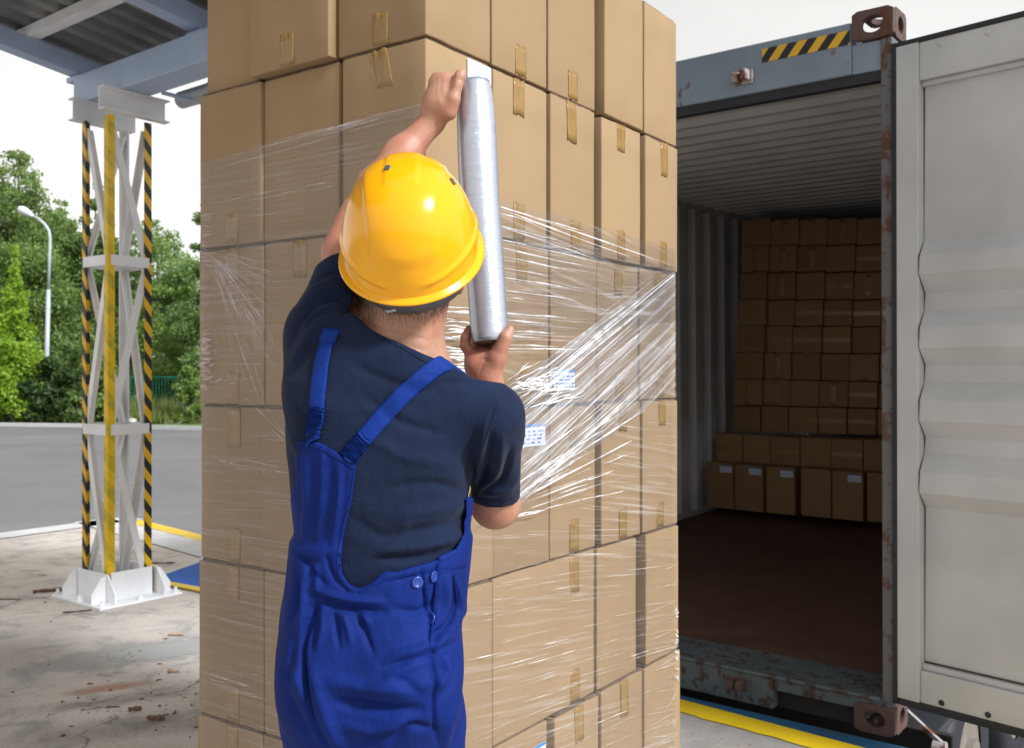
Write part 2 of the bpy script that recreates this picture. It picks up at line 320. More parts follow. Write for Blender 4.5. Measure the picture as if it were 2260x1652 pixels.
def m_leaf(name, a, b, c_):
    t = NT(name); g = t.n.new('ShaderNodeNewGeometry'); n = t.noise(t.coord(), .6, 3)
    c = t.ramp(t.math('ADD', t.math('MULTIPLY', g.outputs['Random Per Island'], .55), t.math('MULTIPLY', t.rng(n, .3, .7), .45)), [(0, a), (.5, b), (1, c_)])
    t.base(c); t.set(Roughness=.55); tl = t.n.new('ShaderNodeBsdfTranslucent'); t.l.new(c, tl.inputs[0]); mx = t.n.new('ShaderNodeMixShader'); mx.inputs[0].default_value = .5
    t.l.new(t.p.outputs[0], mx.inputs[1]); t.l.new(tl.outputs[0], mx.inputs[2]); t.l.new(mx.outputs[0], t.out.inputs[0]); return t.mat
LEAF_BIRCH = m_leaf('birch leaves', (.14, .22, .055), (.21, .31, .08), (.30, .41, .125))
LEAF_DARK = m_leaf('dark broad leaves', (.105, .185, .055), (.17, .27, .075), (.25, .36, .11))
LEAF_LIGHT = m_leaf('pale green leaves', (.13, .22, .045), (.22, .33, .08), (.32, .43, .12))
LEAF_THUJA = m_leaf('yellow green conifer sprays', (.16, .28, .022), (.30, .46, .04), (.43, .57, .065))
LEAF_JUNI = m_leaf('dark conifer sprays', (.03, .062, .018), (.06, .11, .028), (.11, .165, .035))
GRASS_M = m_leaf('tall grass', (.10, .16, .03), (.19, .25, .06), (.32, .33, .12))
TRUNK = m_plain('tree bark', (.16, .135, .11), .9, .35, 6, .4)
TRUNK_BIRCH = m_plain('pale birch bark', (.40, .36, .31), .85, .4, 3, .3)


# ================================================================== SETTING
YARD = -1.15
Z3 = Vector((0, 0, 1))
m = MB(); m.sheet([[(x, y, YARD) for x in np.linspace(-400, 400, 9)] for y in np.linspace(-60, 1200, 9)])
tag(m.build('yard_asphalt', m_asphalt()), kind='structure')
# loading dock slab (its rim drops to the yard on the far sides)
front = [Vector((-3.85, 9.5, 0)), Vector((-2.8, 8.48, 0)), Vector((-1.9, 7.6, 0)), Vector((-1.3, 6.0, 0)), Vector((.733, 4.175, 0)), Vector((1.30, 3.665, 0)), Vector((5.5, -.1, 0))]
slab = [Vector((-11.8, -1.2, 0))] + front + [Vector((5.5, -6, 0)), Vector((-11.8, -6, 0))]
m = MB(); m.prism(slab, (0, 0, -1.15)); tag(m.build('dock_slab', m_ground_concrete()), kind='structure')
def strip(name, a, b, w, mat, z=.004, kind='structure', th=.0):
    a = Vector(a); b = Vector(b); d = (b-a).normalized(); n = Vector((d.y, -d.x, 0))
    k = max(2, int((b-a).length/.06)); g = [[], []]
    for i in range(k+1):
        p = a.lerp(b, i/k); jag = .012*noise.noise(p*9)+.006*noise.noise(p*40)
        g[0].append(p+Z3*z); g[1].append(p+n*(w+jag)+Z3*z)
    mm = MB(); mm.sheet(g); o = mm.build(name, mat); tag(o, kind=kind); return o
strip('yellow_edge_line', front[4]+(front[4]-front[5]).normalized()*2.2, front[6], .135, YELLOW_PAINT)
strip('yellow_edge_line', front[0]+Vector((.02, 0, 0)), front[2], .16, YELLOW_PAINT)
WHITE_KERB = m_plain('pale kerb concrete', (.52, .51, .50), .85, .1, 6, .2)
strip('pale_kerb', slab[0], front[0], .30, WHITE_KERB, .008)
a_, b_ = front[0], front[2]; n_ = Vector(((b_-a_).normalized().y, -(b_-a_).normalized().x, 0))
strip('pale_kerb', a_+n_*.17, b_+n_*.17, .34, WHITE_KERB, .008)
strip('road_marking', ground(-60, 1141.5, YARD), ground(115, 1134, YARD), .14, m_plain('worn white road paint', (.42, .42, .42), .8, .35, 2), YARD+.006)
# neighbouring dock leveller: blue plate let into the concrete with its pale rim and yellow edge
lev = empty('dock_leveller', ground(420, 1275)); tag(lev, 'blue steel dock leveller plate in the concrete between column and box stack', 'dock leveller')
def flat(name, pts, z, mat, th=.01):
    mm = MB(); mm.prism([Vector((p.x, p.y, z))-lev.location for p in pts], (0, 0, -th)); return mm.build(name, mat, lev)
g = ground
flat('plate', [g(356, 1276), g(430, 1250), g(520, 1218), g(520, 1330), g(437, 1300), g(378, 1288)], .014, BLUE_PLATE)
flat('pale_rim', [g(352, 1272), g(437, 1238), g(520, 1206), g(520, 1217), g(437, 1247), g(356, 1275.5)], .016, WHITE_KERB)
flat('yellow_edge', [g(372, 1289), g(437, 1301), g(520, 1331), g(520, 1348), g(437, 1309), g(366, 1295)], .018, YELLOW_PAINT)
# far verge
m = MB(); k0 = g(-200, 938, YARD); k1 = g(240, 944, YARD); k2 = g(450, 950, YARD); k3 = g(1500, 955, YARD)
line = [k0, k1, k2, k3]
m.prism([k0, k1, k2, k3, k3+Vector((60, 90, 0)), k0+Vector((-60, 90, 0))], (0, 0, .13)); tag(m.build('grass_verge', m_plain('verge turf', (.10, .15, .04), .95, .45, 1.2, .3)), kind='structure')
m = MB()
for p, q in zip(line, line[1:]): m.bar(p+Vector((0, -.12, .08)), q+Vector((0, -.12, .08)), .22, .19)
tag(m.build('pavement_kerb', WHITE_KERB), kind='structure')

# ------------------------------------------------------------------ trees and plants beyond the yard
GV = YARD+.12
def leaves(centres, radii, n, size, droop=0, seed=0, flat=.0):
    """n small leaf sprays scattered through a set of clumps"""
    r = np.random.default_rng(seed); w = np.array([a*b*c for a, b, c in radii])**.72; w /= w.sum(); idx = r.choice(len(centres), n, p=w)
    d = r.normal(size=(n, 3)); d /= np.linalg.norm(d, axis=1)[:, None]; rad = r.random(n)**.55*1.18
    P = np.array(centres)[idx]+d*rad[:, None]*np.array(radii)[idx]
    u = r.normal(size=(n, 3)); u[:, 2] -= droop; u /= np.linalg.norm(u, axis=1)[:, None]; v = np.cross(u, r.normal(size=(n, 3))); v /= np.linalg.norm(v, axis=1)[:, None]
    s = size*(.6+.8*r.random(n))[:, None]; u = u*s; v = v*s*.55
    quad = np.stack([P-u, P-v*.9, P+u, P+v*.9], 1).reshape(-1, 3).astype(np.float32)
    me = bpy.data.meshes.new('leaves'); me.vertices.add(4*n); me.vertices.foreach_set('co', quad.ravel()); me.loops.add(4*n); me.loops.foreach_set('vertex_index', np.arange(4*n, dtype=np.int32))
    me.polygons.add(n); me.polygons.foreach_set('loop_start', np.arange(0, 4*n, 4, dtype=np.int32)); me.update(calc_edges=True); return me
def tree(name, label, cat, px, Z, top, halfw, n, size, leaf, bark, prof, seed, low=.12, lean=0, clump=26, squash=.62, group=None, droop=.2, trunk_r=.16):
    base = W(px, 0, Z); base.z = GV; H = (CY-top)/FPX*Z+CH-GV; hw = halfw/FPX*Z
    root = empty(name, base); tag(root, label, cat, group); r = random.Random(seed); cs = []; rs = []
    lim = MB(); tp = [Vector((lean*t*t+.12*math.sin(5*t+seed)*hw*.25, .1*math.sin(3*t), H*.97*t)) for t in np.linspace(0, 1, 9)]
    lim.tube(tp, [trunk_r*(1-.9*t)+.015 for t in np.linspace(0, 1, 9)], 8)
    for i in range(clump):
        t = low+(1-low)*((i+.5)/clump); wdt = prof(t)*hw; a = r.uniform(0, 6.283); rr = r.uniform(.25, 1)*wdt; q = max(.10*hw, wdt*r.uniform(.32, .6))
        j = min(7, int(t*8)); b0 = tp[j].lerp(tp[j+1], t*8-j); c = b0+Vector((math.cos(a)*rr, math.sin(a)*rr, r.uniform(-.02, .05)*H))
        cs.append(tuple(c)); rs.append((q, q, q*squash*r.uniform(.8, 1.3)))
        if i % 2 == 0 and rr > .3: lim.tube([b0-Vector((0, 0, .25*rr)), b0.lerp(c, .55)+Vector((0, 0, .05*rr)), c], [trunk_r*.34*(1-t)+.02, .03, .012], 5)
    link('crown', leaves(cs, rs, n, size, droop, seed), leaf, root); lim.build('trunk', bark, root, smooth=True); return root
P_birch = lambda t: (min(1, t/.25)**.6)*(1-max(0, t-.3)/.7)**.52
P_round = lambda t: math.sin(math.pi*min(1, max(0.05, t*.92+.08)))**.6
P_cone = lambda t: min(1, t/.12)**.5*(1-t)**.9+.02
P_slim = lambda t: min(1, t/.2)**.5*(1-t)**.6
tree('birch_tree', 'tallest birch with a pointed crown at the left edge behind the street lamp', 'tree', 42, 57, 330, 130, 65407, 0.118, LEAF_BIRCH, TRUNK_BIRCH, P_birch, 1, .1, clump=95, trunk_r=.2, droop=.6)
tree('birch_tree', 'dense birch filling the space right of the street lamp', 'tree', 135, 62, 445, 95, 43605, 0.128, LEAF_BIRCH, TRUNK_BIRCH, P_round, 2, .06, clump=70, droop=.6)
tree('broadleaf_tree', 'slender dark broadleaf tree seen through the lattice column', 'tree', 208, 60, 405, 80, 37063, 0.122, LEAF_DARK, TRUNK, P_birch, 3, .05, clump=60)
tree('broadleaf_tree', 'dark broadleaf tree low behind the bright conifer', 'tree', 95, 66, 540, 120, 39244, 0.143, LEAF_DARK, TRUNK, P_round, 4, .03, clump=60)
tree('broadleaf_tree', 'pale broadleaf tree with open airy crown right of the lattice column', 'tree', 345, 58, 472, 92, 22674, 0.102, LEAF_LIGHT, TRUNK, P_round, 5, .30, clump=42, squash=.5)
tree('broadleaf_tree', 'mid green broadleaf tree behind the lattice column legs', 'tree', 272, 64, 520, 75, 30523, 0.133, LEAF_BIRCH, TRUNK, P_round, 6, .05, clump=34)
tree('broadleaf_tree', 'darker tree reaching out from behind the left edge of the box stack', 'tree', 452, 50, 420, 62, 20058, 0.097, LEAF_DARK, TRUNK, P_round, 7, .12, clump=34)
tree('broadleaf_tree', 'small light green tree above the green fence', 'tree', 392, 54, 690, 75, 18314, 0.092, LEAF_LIGHT, TRUNK, P_round, 8, .08, clump=26, trunk_r=.08)
tree('conifer_tree', 'bright yellow green conical conifer at the left edge', 'conifer', 30, 48, 548, 66, 26000, .10, LEAF_THUJA, TRUNK, P_cone, 9, .01, clump=150, squash=.9)
tree('conifer_tree', 'dark green columnar conifer behind the lattice column', 'conifer', 214, 49, 690, 58, 8000, .14, LEAF_BIRCH, TRUNK, P_slim, 10, .01, clump=70, squash=.9)
def bush(name, label, px, Z, top, halfw, n, size, leaf, seed, group=None):
    base = W(px, 0, Z); base.z = GV; H = (CY-top)/FPX*Z+CH-GV; hw = halfw/FPX*Z; root = empty(name, base); tag(root, label, 'bush', group); r = random.Random(seed)
    cs = []; rs = []; st = MB()
    for i in range(26):
        x = r.uniform(-1, 1); q = hw*r.uniform(.2, .34); z = r.uniform(.05, .95)*H*(1-.35*x*x); cs.append((x*hw*.85, r.uniform(-.4, .5)*hw, z)); rs.append((q, q, q*.8))
        if i % 3 == 0: st.tube([(x*hw*.2, 0, 0), (x*hw*.6, .05, z*.6), cs[-1]], [.05, .03, .012], 5)
    link('foliage', leaves(cs, rs, n, size, -.4, seed), leaf, root); st.build('stem', TRUNK, root)
bush('dark_bush', 'dark spreading conifer bush at the foot of the street lamp', 118, 48, 788, 62, 8500, .14, LEAF_JUNI, 11)
bush('dark_bush', 'low dark bush left of the lattice column, beside the kerb', 172, 48, 850, 30, 3000, .13, LEAF_BIRCH, 12)
bush('dark_bush', 'broad dark hedge bush between the conifer and the lattice column', 150, 50, 745, 55, 9000, .13, LEAF_DARK, 15)
bush('leafy_bush', 'low leafy bush at the kerb under the bright conifer', -20, 48, 850, 60, 5000, .15, LEAF_LIGHT, 13)
bush('leafy_bush', 'light leafy shrub with broad leaves in front of the green fence', 425, 47, 800, 38, 3600, .15, LEAF_LIGHT, 14)
# tall grass and weeds behind the kerb: nobody could count them
m = MB(); r = np.random.default_rng(5)
for i in range(5200):
    px = r.uniform(255, 520); Z = r.uniform(46.5, 54); p = W(px, 0, Z); p.z = GV; h = r.uniform(.25, 1.5)*(1 if px > 285 else .5)*(.45+.55*min(1, (Z-46.3)/3)); a = r.uniform(0, 6.28); dx = Vector((math.cos(a), math.sin(a), 0))*.035
    tip = p+Vector((r.normal()*.16, r.normal()*.16, h)); mid = p.lerp(tip, .55)+Vector((r.normal()*.03, 0, 0)); b = len(m.v)
    m.v += [tuple(p-dx), tuple(p+dx), tuple(mid+dx*.7), tuple(tip), tuple(mid-dx*.7)]; m.f.append((b, b+1, b+2, b+3, b+4)); m.m.append(0)
tag(m.build('tall_grass', GRASS_M), 'tall yellow green grass and weeds behind the kerb', 'grass', kind='stuff')
# green fence panel frames
def fence(label, px0, px1, Z, top):
    a = W(px0, 0, Z); b = W(px1, 0, Z); a.z = b.z = GV; root = empty('metal_fence', a); tag(root, label, 'fence', 'green fence panels beyond the yard'); h = CH-(top-CY)/FPX*Z-GV
    for p in (a, b): mm = MB(); mm.box((p.x-a.x-.06, -.06, 0), (p.x-a.x+.06, .06, h)); mm.build('post', GREEN_FENCE, root, .01)
    L = b.x-a.x
    for z in (.15, h-.06): mm = MB(); mm.box((.06, -.03, z-.04), (L-.06, .03, z+.04)); mm.build('rail', GREEN_FENCE, root)
    mm = MB(); k = int(L/.16)
    for i in range(1, k): x = L*i/k; mm.box((x-.012, -.014, .11), (x+.012, .014, h-.02))
    mm.build('mesh_panel', GREEN_FENCE, root)
fence('green fence panel half hidden by grass right of the lattice column', 283, 392, 51, 830)
fence('taller green gate frame at the left edge of the box stack', 402, 470, 50, 822)
# pale stones in the verge
for i, (px, py, s) in enumerate([(527/1.652/1.812*1.0+116, 930, .33), (372, 938, .22), (398, 938, .16)]):
    bm = bmesh.new(); bmesh.ops.create_icosphere(bm, subdivisions=3, radius=s)
    for v in bm.verts: v.co *= 1+.3*noise.noise(v.co*4+Vector((i*5, 0, 0))); v.co.z *= .6
    me = bpy.data.meshes.new('stone'); bm.to_mesh(me); bm.free(); o = link('stone', me, m_plain('pale stone', (.5, .48, .45), .9, .2, 5) if i == 0 else bpy.data.materials['pale stone'], smooth=True)
    o.location = W(px, 0, 46.8); o.location.z = GV+s*.3; tag(o, ['largest pale stone lying in the grass beside the lattice column leg', 'middle pale stone at the kerb in front of the tall grass', 'smallest pale stone at the kerb nearest the box stack'][i], 'stone', 'pale stones at the kerb')
# street lamp
lp = W(103, 0, 52.5); lp.z = GV; lamp = empty('street_lamp', lp); tag(lamp, 'grey street lamp with a curved arm rising behind the dark bush', 'street lamp')
s = 52.5/FPX
def L(px, py): p = W(px, py, 52.5); return p-lp
m = MB(); m.tube([(0, 0, 0), L(103, 800), L(107, 640)], [.15, .13, .11], 12); m.build('pole', STEEL_GALV, lamp, smooth=True)
m = MB(); m.tube([L(107, 641), L(109.5, 560), L(110.5, 528), L(108, 510), L(98, 495), L(84, 483), L(72, 477)], [.085]*5+[.075, .07], 10); m.build('arm', STEEL_GALV, lamp, smooth=True)
m = MB(); m.tube([L(74, 478), L(69, 475.5), L(60, 470), L(50, 465), L(42, 462.5), L(39, 462)], [.09, .13, .22, .25, .19, .05], 14); lh = m.build('lamp_head', m_plain('light grey lamp housing', (.6, .62, .64), .35, .05, 5), lamp, smooth=True)
m = MB(); m.tube([L(64, 475), L(56, 471.5), L(48, 467.5)], [.06, .2, .1], 12); m.build('lens', m_plain('lamp lens', (.55, .57, .58), .15, .05, 5), lh, smooth=True)

# ------------------------------------------------------------------ lattice column under the canopy
CC = Vector((-2.55, 6.14, 0)); E1 = Vector((.79, -.61, 0)).normalized(); E2 = Vector((.61, .79, 0)).normalized()
yawc = math.atan2(E1.y, E1.x)
col = empty('lattice_column', CC, (0, 0, yawc)); tag(col, 'white lattice steel column with striped corner legs carrying the dock canopy', 'column')
A, B = .156, .15
pos = {'L': (-A, -B), 'F': (A, -B), 'R': (A, B), 'K': (-A, B)}
def leg(k, mat, w=.047, t=.012):
    x, y = pos[k]; sx = 1 if x > 0 else -1; sy = 1 if y > 0 else -1; mm = MB()
    px = [(x, y), (x-sx*w, y), (x-sx*w, y-sy*t), (x-sx*t, y-sy*t), (x-sx*t, y-sy*w), (x, y-sy*w)]
    mm.prism([(a, b, .012) for a, b in px], (0, 0, 3.04)); return mm.build('leg', mat, col)
leg('L', LEG_STRIPE); leg('F', LEG_FADED)['label'] = 'faded yellow front leg'; leg('R', LEG_STRIPE); leg('K', WHITE_STEEL)['label'] = 'plain white rear leg'
lev_z = [.06, 1.08, 2.145, 3.03]
for z in lev_z[1:3]:
    mm = MB()
    for p, q in (('L', 'F'), ('F', 'R'), ('R', 'K'), ('K', 'L')):
        a = Vector((*pos[p], z)); b = Vector((*pos[q], z)); d = (b-a).normalized(); mm.bar(a+d*.02-Z3*.0, b-d*.02, .012, .065, m=0)
    c = .11; mm.prism([(-c, -c, z-.030), (c, -c, z-.030), (c, c, z-.030), (-c, c, z-.030)], (0, 0, .008)); mm.build('ring', WHITE_STEEL, col)
diag = [('L', 'F', 1), ('F', 'R', 1), ('K', 'L', 1), ('R', 'K', 1), ('F', 'L', 0), ('R', 'F', 0), ('L', 'K', 0), ('K', 'R', 0)]
for i in range(3):
    z0, z1 = lev_z[2-i], lev_z[3-i]
    for p, q, ph in diag:
        if ph == (1 if i % 2 == 0 else 0):
            a = Vector((*pos[p], z1-.03)); b = Vector((*pos[q], z0+.03)); d = (b-a); out = Vector(((pos[p][0]+pos[q][0])/2, (pos[p][1]+pos[q][1])/2, 0)).normalized()
            a = a+Vector((d.x, d.y, 0)).normalized()*.03-out*.016; b = b-Vector((d.x, d.y, 0)).normalized()*.03-out*.016
            mm = MB(); mm.bar(a, b, .010, .045, up=out.cross(d)); mm.bar(a-out*.022, b-out*.022, .036, .010, up=out.cross(d)); mm.build('brace', WHITE_STEEL, col)
mm = MB(); mm.box((-.30, -.28, 0), (.30, .28, .016)); bp = mm.build('base_plate', WHITE_STEEL, col, .003)
for x, y in ((-.27, -.25), (.27, -.25), (.27, .25), (-.27, .25), (.0, -.25), (.27, .0)):
    mm = MB(); mm.tube([(x, y, .016), (x, y, .03)], .019, 6); mm.tube([(x, y, .03), (x, y, .05)], .010, 8); mm.build('anchor_bolt', WHITE_STEEL, bp)
def gus(pts, n): mm = MB(); mm.prism(pts, n); mm.build('gusset', WHITE_STEEL, col, .002)
for s_ in (-1, 1):   # two long trapezoid plates and two cross plates
    y = s_*(B+.012); gus([(-.28, y, .016), (.28, y, .016), (.28, y, .075), (.19, y, .185), (-.19, y, .185), (-.28, y, .075)], (0, s_*.012, 0))
    x = s_*(A+.012)
    for t_ in (-1, 1): gus([(x, t_*(B+.026), .016), (x, t_*.27, .016), (x, t_*.27, .07), (x, t_*.2, .175), (x, t_*(B+.026), .175)], (s_*.012, 0, 0))
    gus([(x, -B+.01, .016), (x, B-.01, .016), (x, B-.01, .19), (x, -B+.01, .19)], (s_*.012, 0, 0))
# canopy on top of it
can = empty('loading_canopy', CC+Vector((0, 0, 3.05)), (0, 0, yawc)); tag(can, 'blue grey steel canopy with dark ribbed roof sheets above the loading dock', 'canopy')
def channel(name, x0, y0, y1, z0, h, fl, sgn):
    mm = MB(); mm.box((x0-.005, y0, z0), (x0+.005, y1, z0+h)); a, b = sorted((x0+sgn*.0055, x0+sgn*fl)); mm.box((a, y0, z0+.0005), (b, y1, z0+.0105)); mm.box((a, y0, z0+h-.0105), (b, y1, z0+h-.0005)); mm.build(name, WHITE_STEEL, can)
channel('cross_channel', A+.02, -.22, .23, .01, .145, .06, 1)
channel('cross_channel', -A-.02, -.20, .23, .01, .145, .06, -1)
SL = .13; BEAM_T = .375
mm = MB(); mm.box((-.36, -.10, .157), (4.6, .10, .342)); mb_ = mm.build('main_beam', BLUE_STEEL, can, .006)
mm = MB(); mm.tube([(-.3595, -.02, .30), (-.3635, -.02, .30)], .008, 10); mm.build('bolt', DARK_GAP, mb_)
def sloped(y, z): return z+SL*(-y)
D = 5.6
def rafter(x, w=.11, h=.12):
    mm = MB(); mm.prism([(x-w/2, .18, sloped(.18, BEAM_T)), (x-w/2, -D, sloped(-D, BEAM_T)), (x-w/2, -D, sloped(-D, BEAM_T+h)), (x-w/2, .18, sloped(.18, BEAM_T+h))], (w, 0, 0)); mm.build('rafter', BLUE_STEEL, can, .005)
    mm = MB(); mm.box((x-.08, -.06, .3425), (x+.08, .06, .374)); mm.build('seat_plate', BLUE_STEEL, can)
for x in (-.45, .93, 2.3, 3.65, 4.55): rafter(x)
for k, y in enumerate((-.34, -1.15, -1.95, -2.75, -3.6, -4.5, -5.4)):
    mm = MB(); z = sloped(y, BEAM_T+.1225); mm.box((-.72, y-.04, z), (4.75, y+.04, z+.07)); mm.build('purlin', WHITE_STEEL, can, .004)
# trapezoidal roof sheet, ribs running down the slope
xs = []; x = -.62; prof = []
while x < 4.6: prof += [(x, 0), (x+.075, 0), (x+.10, .04), (x+.155, .04), (x+.18, 0)]; x += .18
g0 = [Vector((a, .55, sloped(.55, BEAM_T+.196)+b)) for a, b in prof]; g1 = [Vector((a, -D-.2, sloped(-D-.2, BEAM_T+.196)+b)) for a, b in prof]
mm = MB(); mm.sheet([g0, g1]); rs_ = mm.build('roof_sheet', ROOF_SHEET, can)
sol = rs_.modifiers.new('thick', 'SOLIDIFY'); sol.thickness = .004
mm = MB(); mm.tube([(.20, .34, .19), (4.5, .34, .19)], .055, 20); pp = mm.build('gutter_pipe', GREY_PIPE, can, smooth=False)
for p in pp.data.polygons: p.use_smooth = len(p.vertices) == 4
mm = MB(); mm.tube([(.55, .34, .19), (.60, .34, .19)], .063, 20); mm.build('pipe_collar', GREY_PIPE, can)
for x in (.35, 1.6): mm = MB(); mm.box((x-.02, .11, .15), (x+.02, .40, .165)); mm.build('pipe_bracket', BLUE_STEEL, can)

# ------------------------------------------------------------------ bark, sticks and crumbs on the dock
def debris(name, label, cat, px, py, ln, rad, ang, mat, curl=.0, group=None):
    p = ground(px, py); o_pts = []; r = random.Random(int(px*7+py))
    for i in range(7):
        t = i/6-.5; o_pts.append((t*ln*math.cos(ang), t*ln*math.sin(ang)+curl*t*t*ln, rad*.8+r.uniform(0, .3)*rad))
    mm = MB(); mm.tube(o_pts, [rad*(.5+.6*r.random()) for _ in range(7)], 7); o = mm.build(name, mat, smooth=False); o.location = p; tag(o, label, cat, group); return o
debris('stick', 'thick pale stick lying left of the column base plate', 'stick', 110, 1307, .20, .012, .45, BARK_CHIP)
debris('stick', 'dark stick lying under the front corner of the column base plate', 'stick', 170, 1352, .16, .007, .4, BARK_CHIP)
debris('stick', 'thin stick on the concrete at the left edge of the photo', 'stick', 20, 1324, .14, .004, .02, BARK_CHIP)
debris('stick', 'stick lying beside the blue dock leveller plate', 'stick', 352, 1245, .22, .007, .15, BARK_CHIP)
debris('bark_piece', 'curled pale bark piece near the foot of the box stack', 'bark', 388, 1404, .085, .010, .1, CHIP_PALE)
debris('bark_piece', 'largest dark bark lump in the dirt by the box stack', 'bark', 344, 1590, .07, .013, .2, BARK_CHIP, .2)
debris('bark_piece', 'reddish bark lump left of the largest dark bark lump', 'bark', 298, 1570, .05, .011, .3, BARK_CHIP, .2)
debris('bark_piece', 'pale curled chip beside the box stack edge', 'bark', 383, 1485, .06, .008, -.2, CHIP_PALE, .3)
debris('bark_piece', 'thin brown sliver on the bare concrete below the reddish stain', 'bark', 250, 1562, .06, .004, -.1, BARK_CHIP)
m = MB(); r = np.random.default_rng(3)
for i in range(150):
    if r.random() < .55: px = 437-abs(r.normal())*130; py = 1560+r.normal()*55
    else: px = r.uniform(-40, 437); py = r.uniform(1330, 1700)
    p = ground(px, py); s = .0018+.0055*r.random()**4; a = r.uniform(0, 3.14); l = s*r.uniform(1, 2.8); dx = Vector((math.cos(a)*l, math.sin(a)*l, 0)); dy = Vector((-math.sin(a)*s, math.cos(a)*s, 0)); b = len(m.v)
    m.add([p-dx-dy, p+dx-dy*.6, p+dx*.8+dy, p-dx*.9+dy*.8, p-dx*.5+Z3*s*1.1, p+dx*.5+Z3*s*.9], [(0, 1, 5, 4), (1, 2, 5), (2, 3, 4, 5), (3, 0, 4)])
for i in range(90):
    px = r.uniform(1510, 1900); py = 1592+(px-1500)*.27+r.uniform(0, 80); p = ground(px, py); s = .002+.006*r.random()**3; dx = Vector((s*1.6, s*.3, 0)); dy = Vector((-s*.3, s, 0))
    m.add([p-dx-dy, p+dx-dy*.6, p+dx*.8+dy, p-dx*.9+dy*.8, p-dx*.5+Z3*s*1.1, p+dx*.5+Z3*s*.9], [(0, 1, 5, 4), (1, 2, 5), (2, 3, 4, 5), (3, 0, 4)])
tag(m.build('ground_crumbs', BARK_CHIP), 'scattered dark crumbs of bark and dirt on the dock concrete', 'dirt', kind='stuff')

# ================================================================== SHIPPING CONTAINER
CW, CHH, CL = 2.68, 2.896, 6.06
cyaw, ctilt = R(-38.0), R(1.5)
con = empty('shipping_container', (1.516, 3.78, -.020), (ctilt, R(.3), cyaw)); tag(con, 'open weathered blue grey shipping container backed up to the dock', 'container')
CM = Matrix.Translation(con.location) @ con.rotation_euler.to_matrix().to_4x4(); CMI = CM.inverted()
def cl(px, py, axis, val):      # photo ray met with a container-local plane
    o = CMI @ Vector((0, 0, CH)); d = CMI.to_3x3() @ ray(px, py); return o+d*((val-o[axis])/d[axis])
def cb(name, lo, hi, mat, bevel=0, parent=None): mm = MB(); mm.box(lo, hi); return mm.build(name, mat, parent or con, bevel)
XL = -CW
cb('header', (XL+.162, .012, 2.655), (-.162, .09, 2.862), CONT_BLUE, .006)
cb('header', (-.1615, .02, 2.655), (-.046, .085, 2.7735), CONT_BLUE, .005)
cb('header_lip', (XL+.06, .03, 2.615), (-.04, .075, 2.6548), RUBBER)
# corner posts and castings with real openings
for x0, x1 in ((-.045, -.002), (XL+.002, XL+.06)):
    cb('corner_post', (x0, .01, .1185), (x1, .14, 2.774), POST_RUST, .004)
def casting(name, x0, z0, sx):
    """hollow corner casting: six walls, front and side faces pierced by an oval"""
    W_, H_, D_, T = .162, .118, .178, .026; mm = MB()
    def ring(o, u, v, n, cu, cv, ru, rv, U, V):      # rectangle U x V with oval hole, thickness T along n
        k = 24; angs = [2*math.pi*i/k for i in range(k)]
        def outer(a):
            c, s_ = math.cos(a), math.sin(a); tt = min((U/2)/abs(c) if abs(c) > 1e-6 else 9, (V/2)/abs(s_) if abs(s_) > 1e-6 else 9); return (U/2+c*tt, V/2+s_*tt)
        O = [outer(a) for a in angs]; I = [(cu+ru*math.cos(a), cv+rv*math.sin(a)) for a in angs]
        for d in (0, 1): pass
        vs = []
        for dd in (0, T): vs += [o+u*p+v*q+n*dd for p, q in O]+[o+u*p+v*q+n*dd for p, q in I]
        fs = []
        for i in range(k):
            j = (i+1) % k; fs += [(i, j, k+j, k+i), (2*k+i, 3*k+i, 3*k+j, 2*k+j), (k+i, k+j, 3*k+j, 3*k+i), (i, 2*k+i, 2*k+j, j)]
        mm.add(vs, fs)
    X, Y, Zv = Vector((1, 0, 0)), Vector((0, 1, 0)), Vector((0, 0, 1)); o = Vector((x0, 0, z0))
    ring(o, X, Zv, Y, W_/2, H_/2, .042, .034, W_, H_)
    ring(o+Vector((W_+.0004 if sx > 0 else -.0004, T+.0005, 0)), Y, Zv, X*(-sx), (D_-T)/2, H_/2, .036, .034, D_-T, H_)
    ring(o+Vector((T+.001, T+.001, H_-T)), X, Y, Zv, (W_-2*T)/2, (D_-T)/2, .032, .05, W_-2*T-.002, D_-T-.002)
    ring(o+Vector((T+.001, T+.001, 0)), X, Y, Zv, (W_-2*T)/2, (D_-T)/2, .032, .05, W_-2*T-.002, D_-T-.002)
    return mm.build(name, CONT_RUST, con, .003)
casting('corner_casting', -.162+.006, CHH-.118, 1); casting('corner_casting', XL-.006, CHH-.118, -1)
casting('corner_casting', -.162+.006, 0, 1); casting('corner_casting', XL-.006, 0, -1)
# warning tape on the header
mm = MB(); mm.box((-.537, .009, 2.775), (-.166, .0115, 2.832)); mm.build('warning_tape', HAZ_TAPE, con)
def lug(x, z, mat=CONT_RUST):
    mm = MB(); mm.box((x-.045, -.004, z-.03), (x+.045, .0115, z+.03)); mm.box((x-.038, -.042, z-.022), (x-.008, -.0045, z+.02)); mm.box((x+.006, -.048, z-.018), (x+.034, -.0045, z+.026))
    mm.tube([(x-.0075, -.02, z), (x+.0055, -.02, z)], .016, 8); return mm.build('lashing_lug', mat, con, .008)
LUG_M = m_paint_rust('rusty lug paint', (.36, .33, .31), .5, .7, 20)
lug(-.62, 2.725, LUG_M)
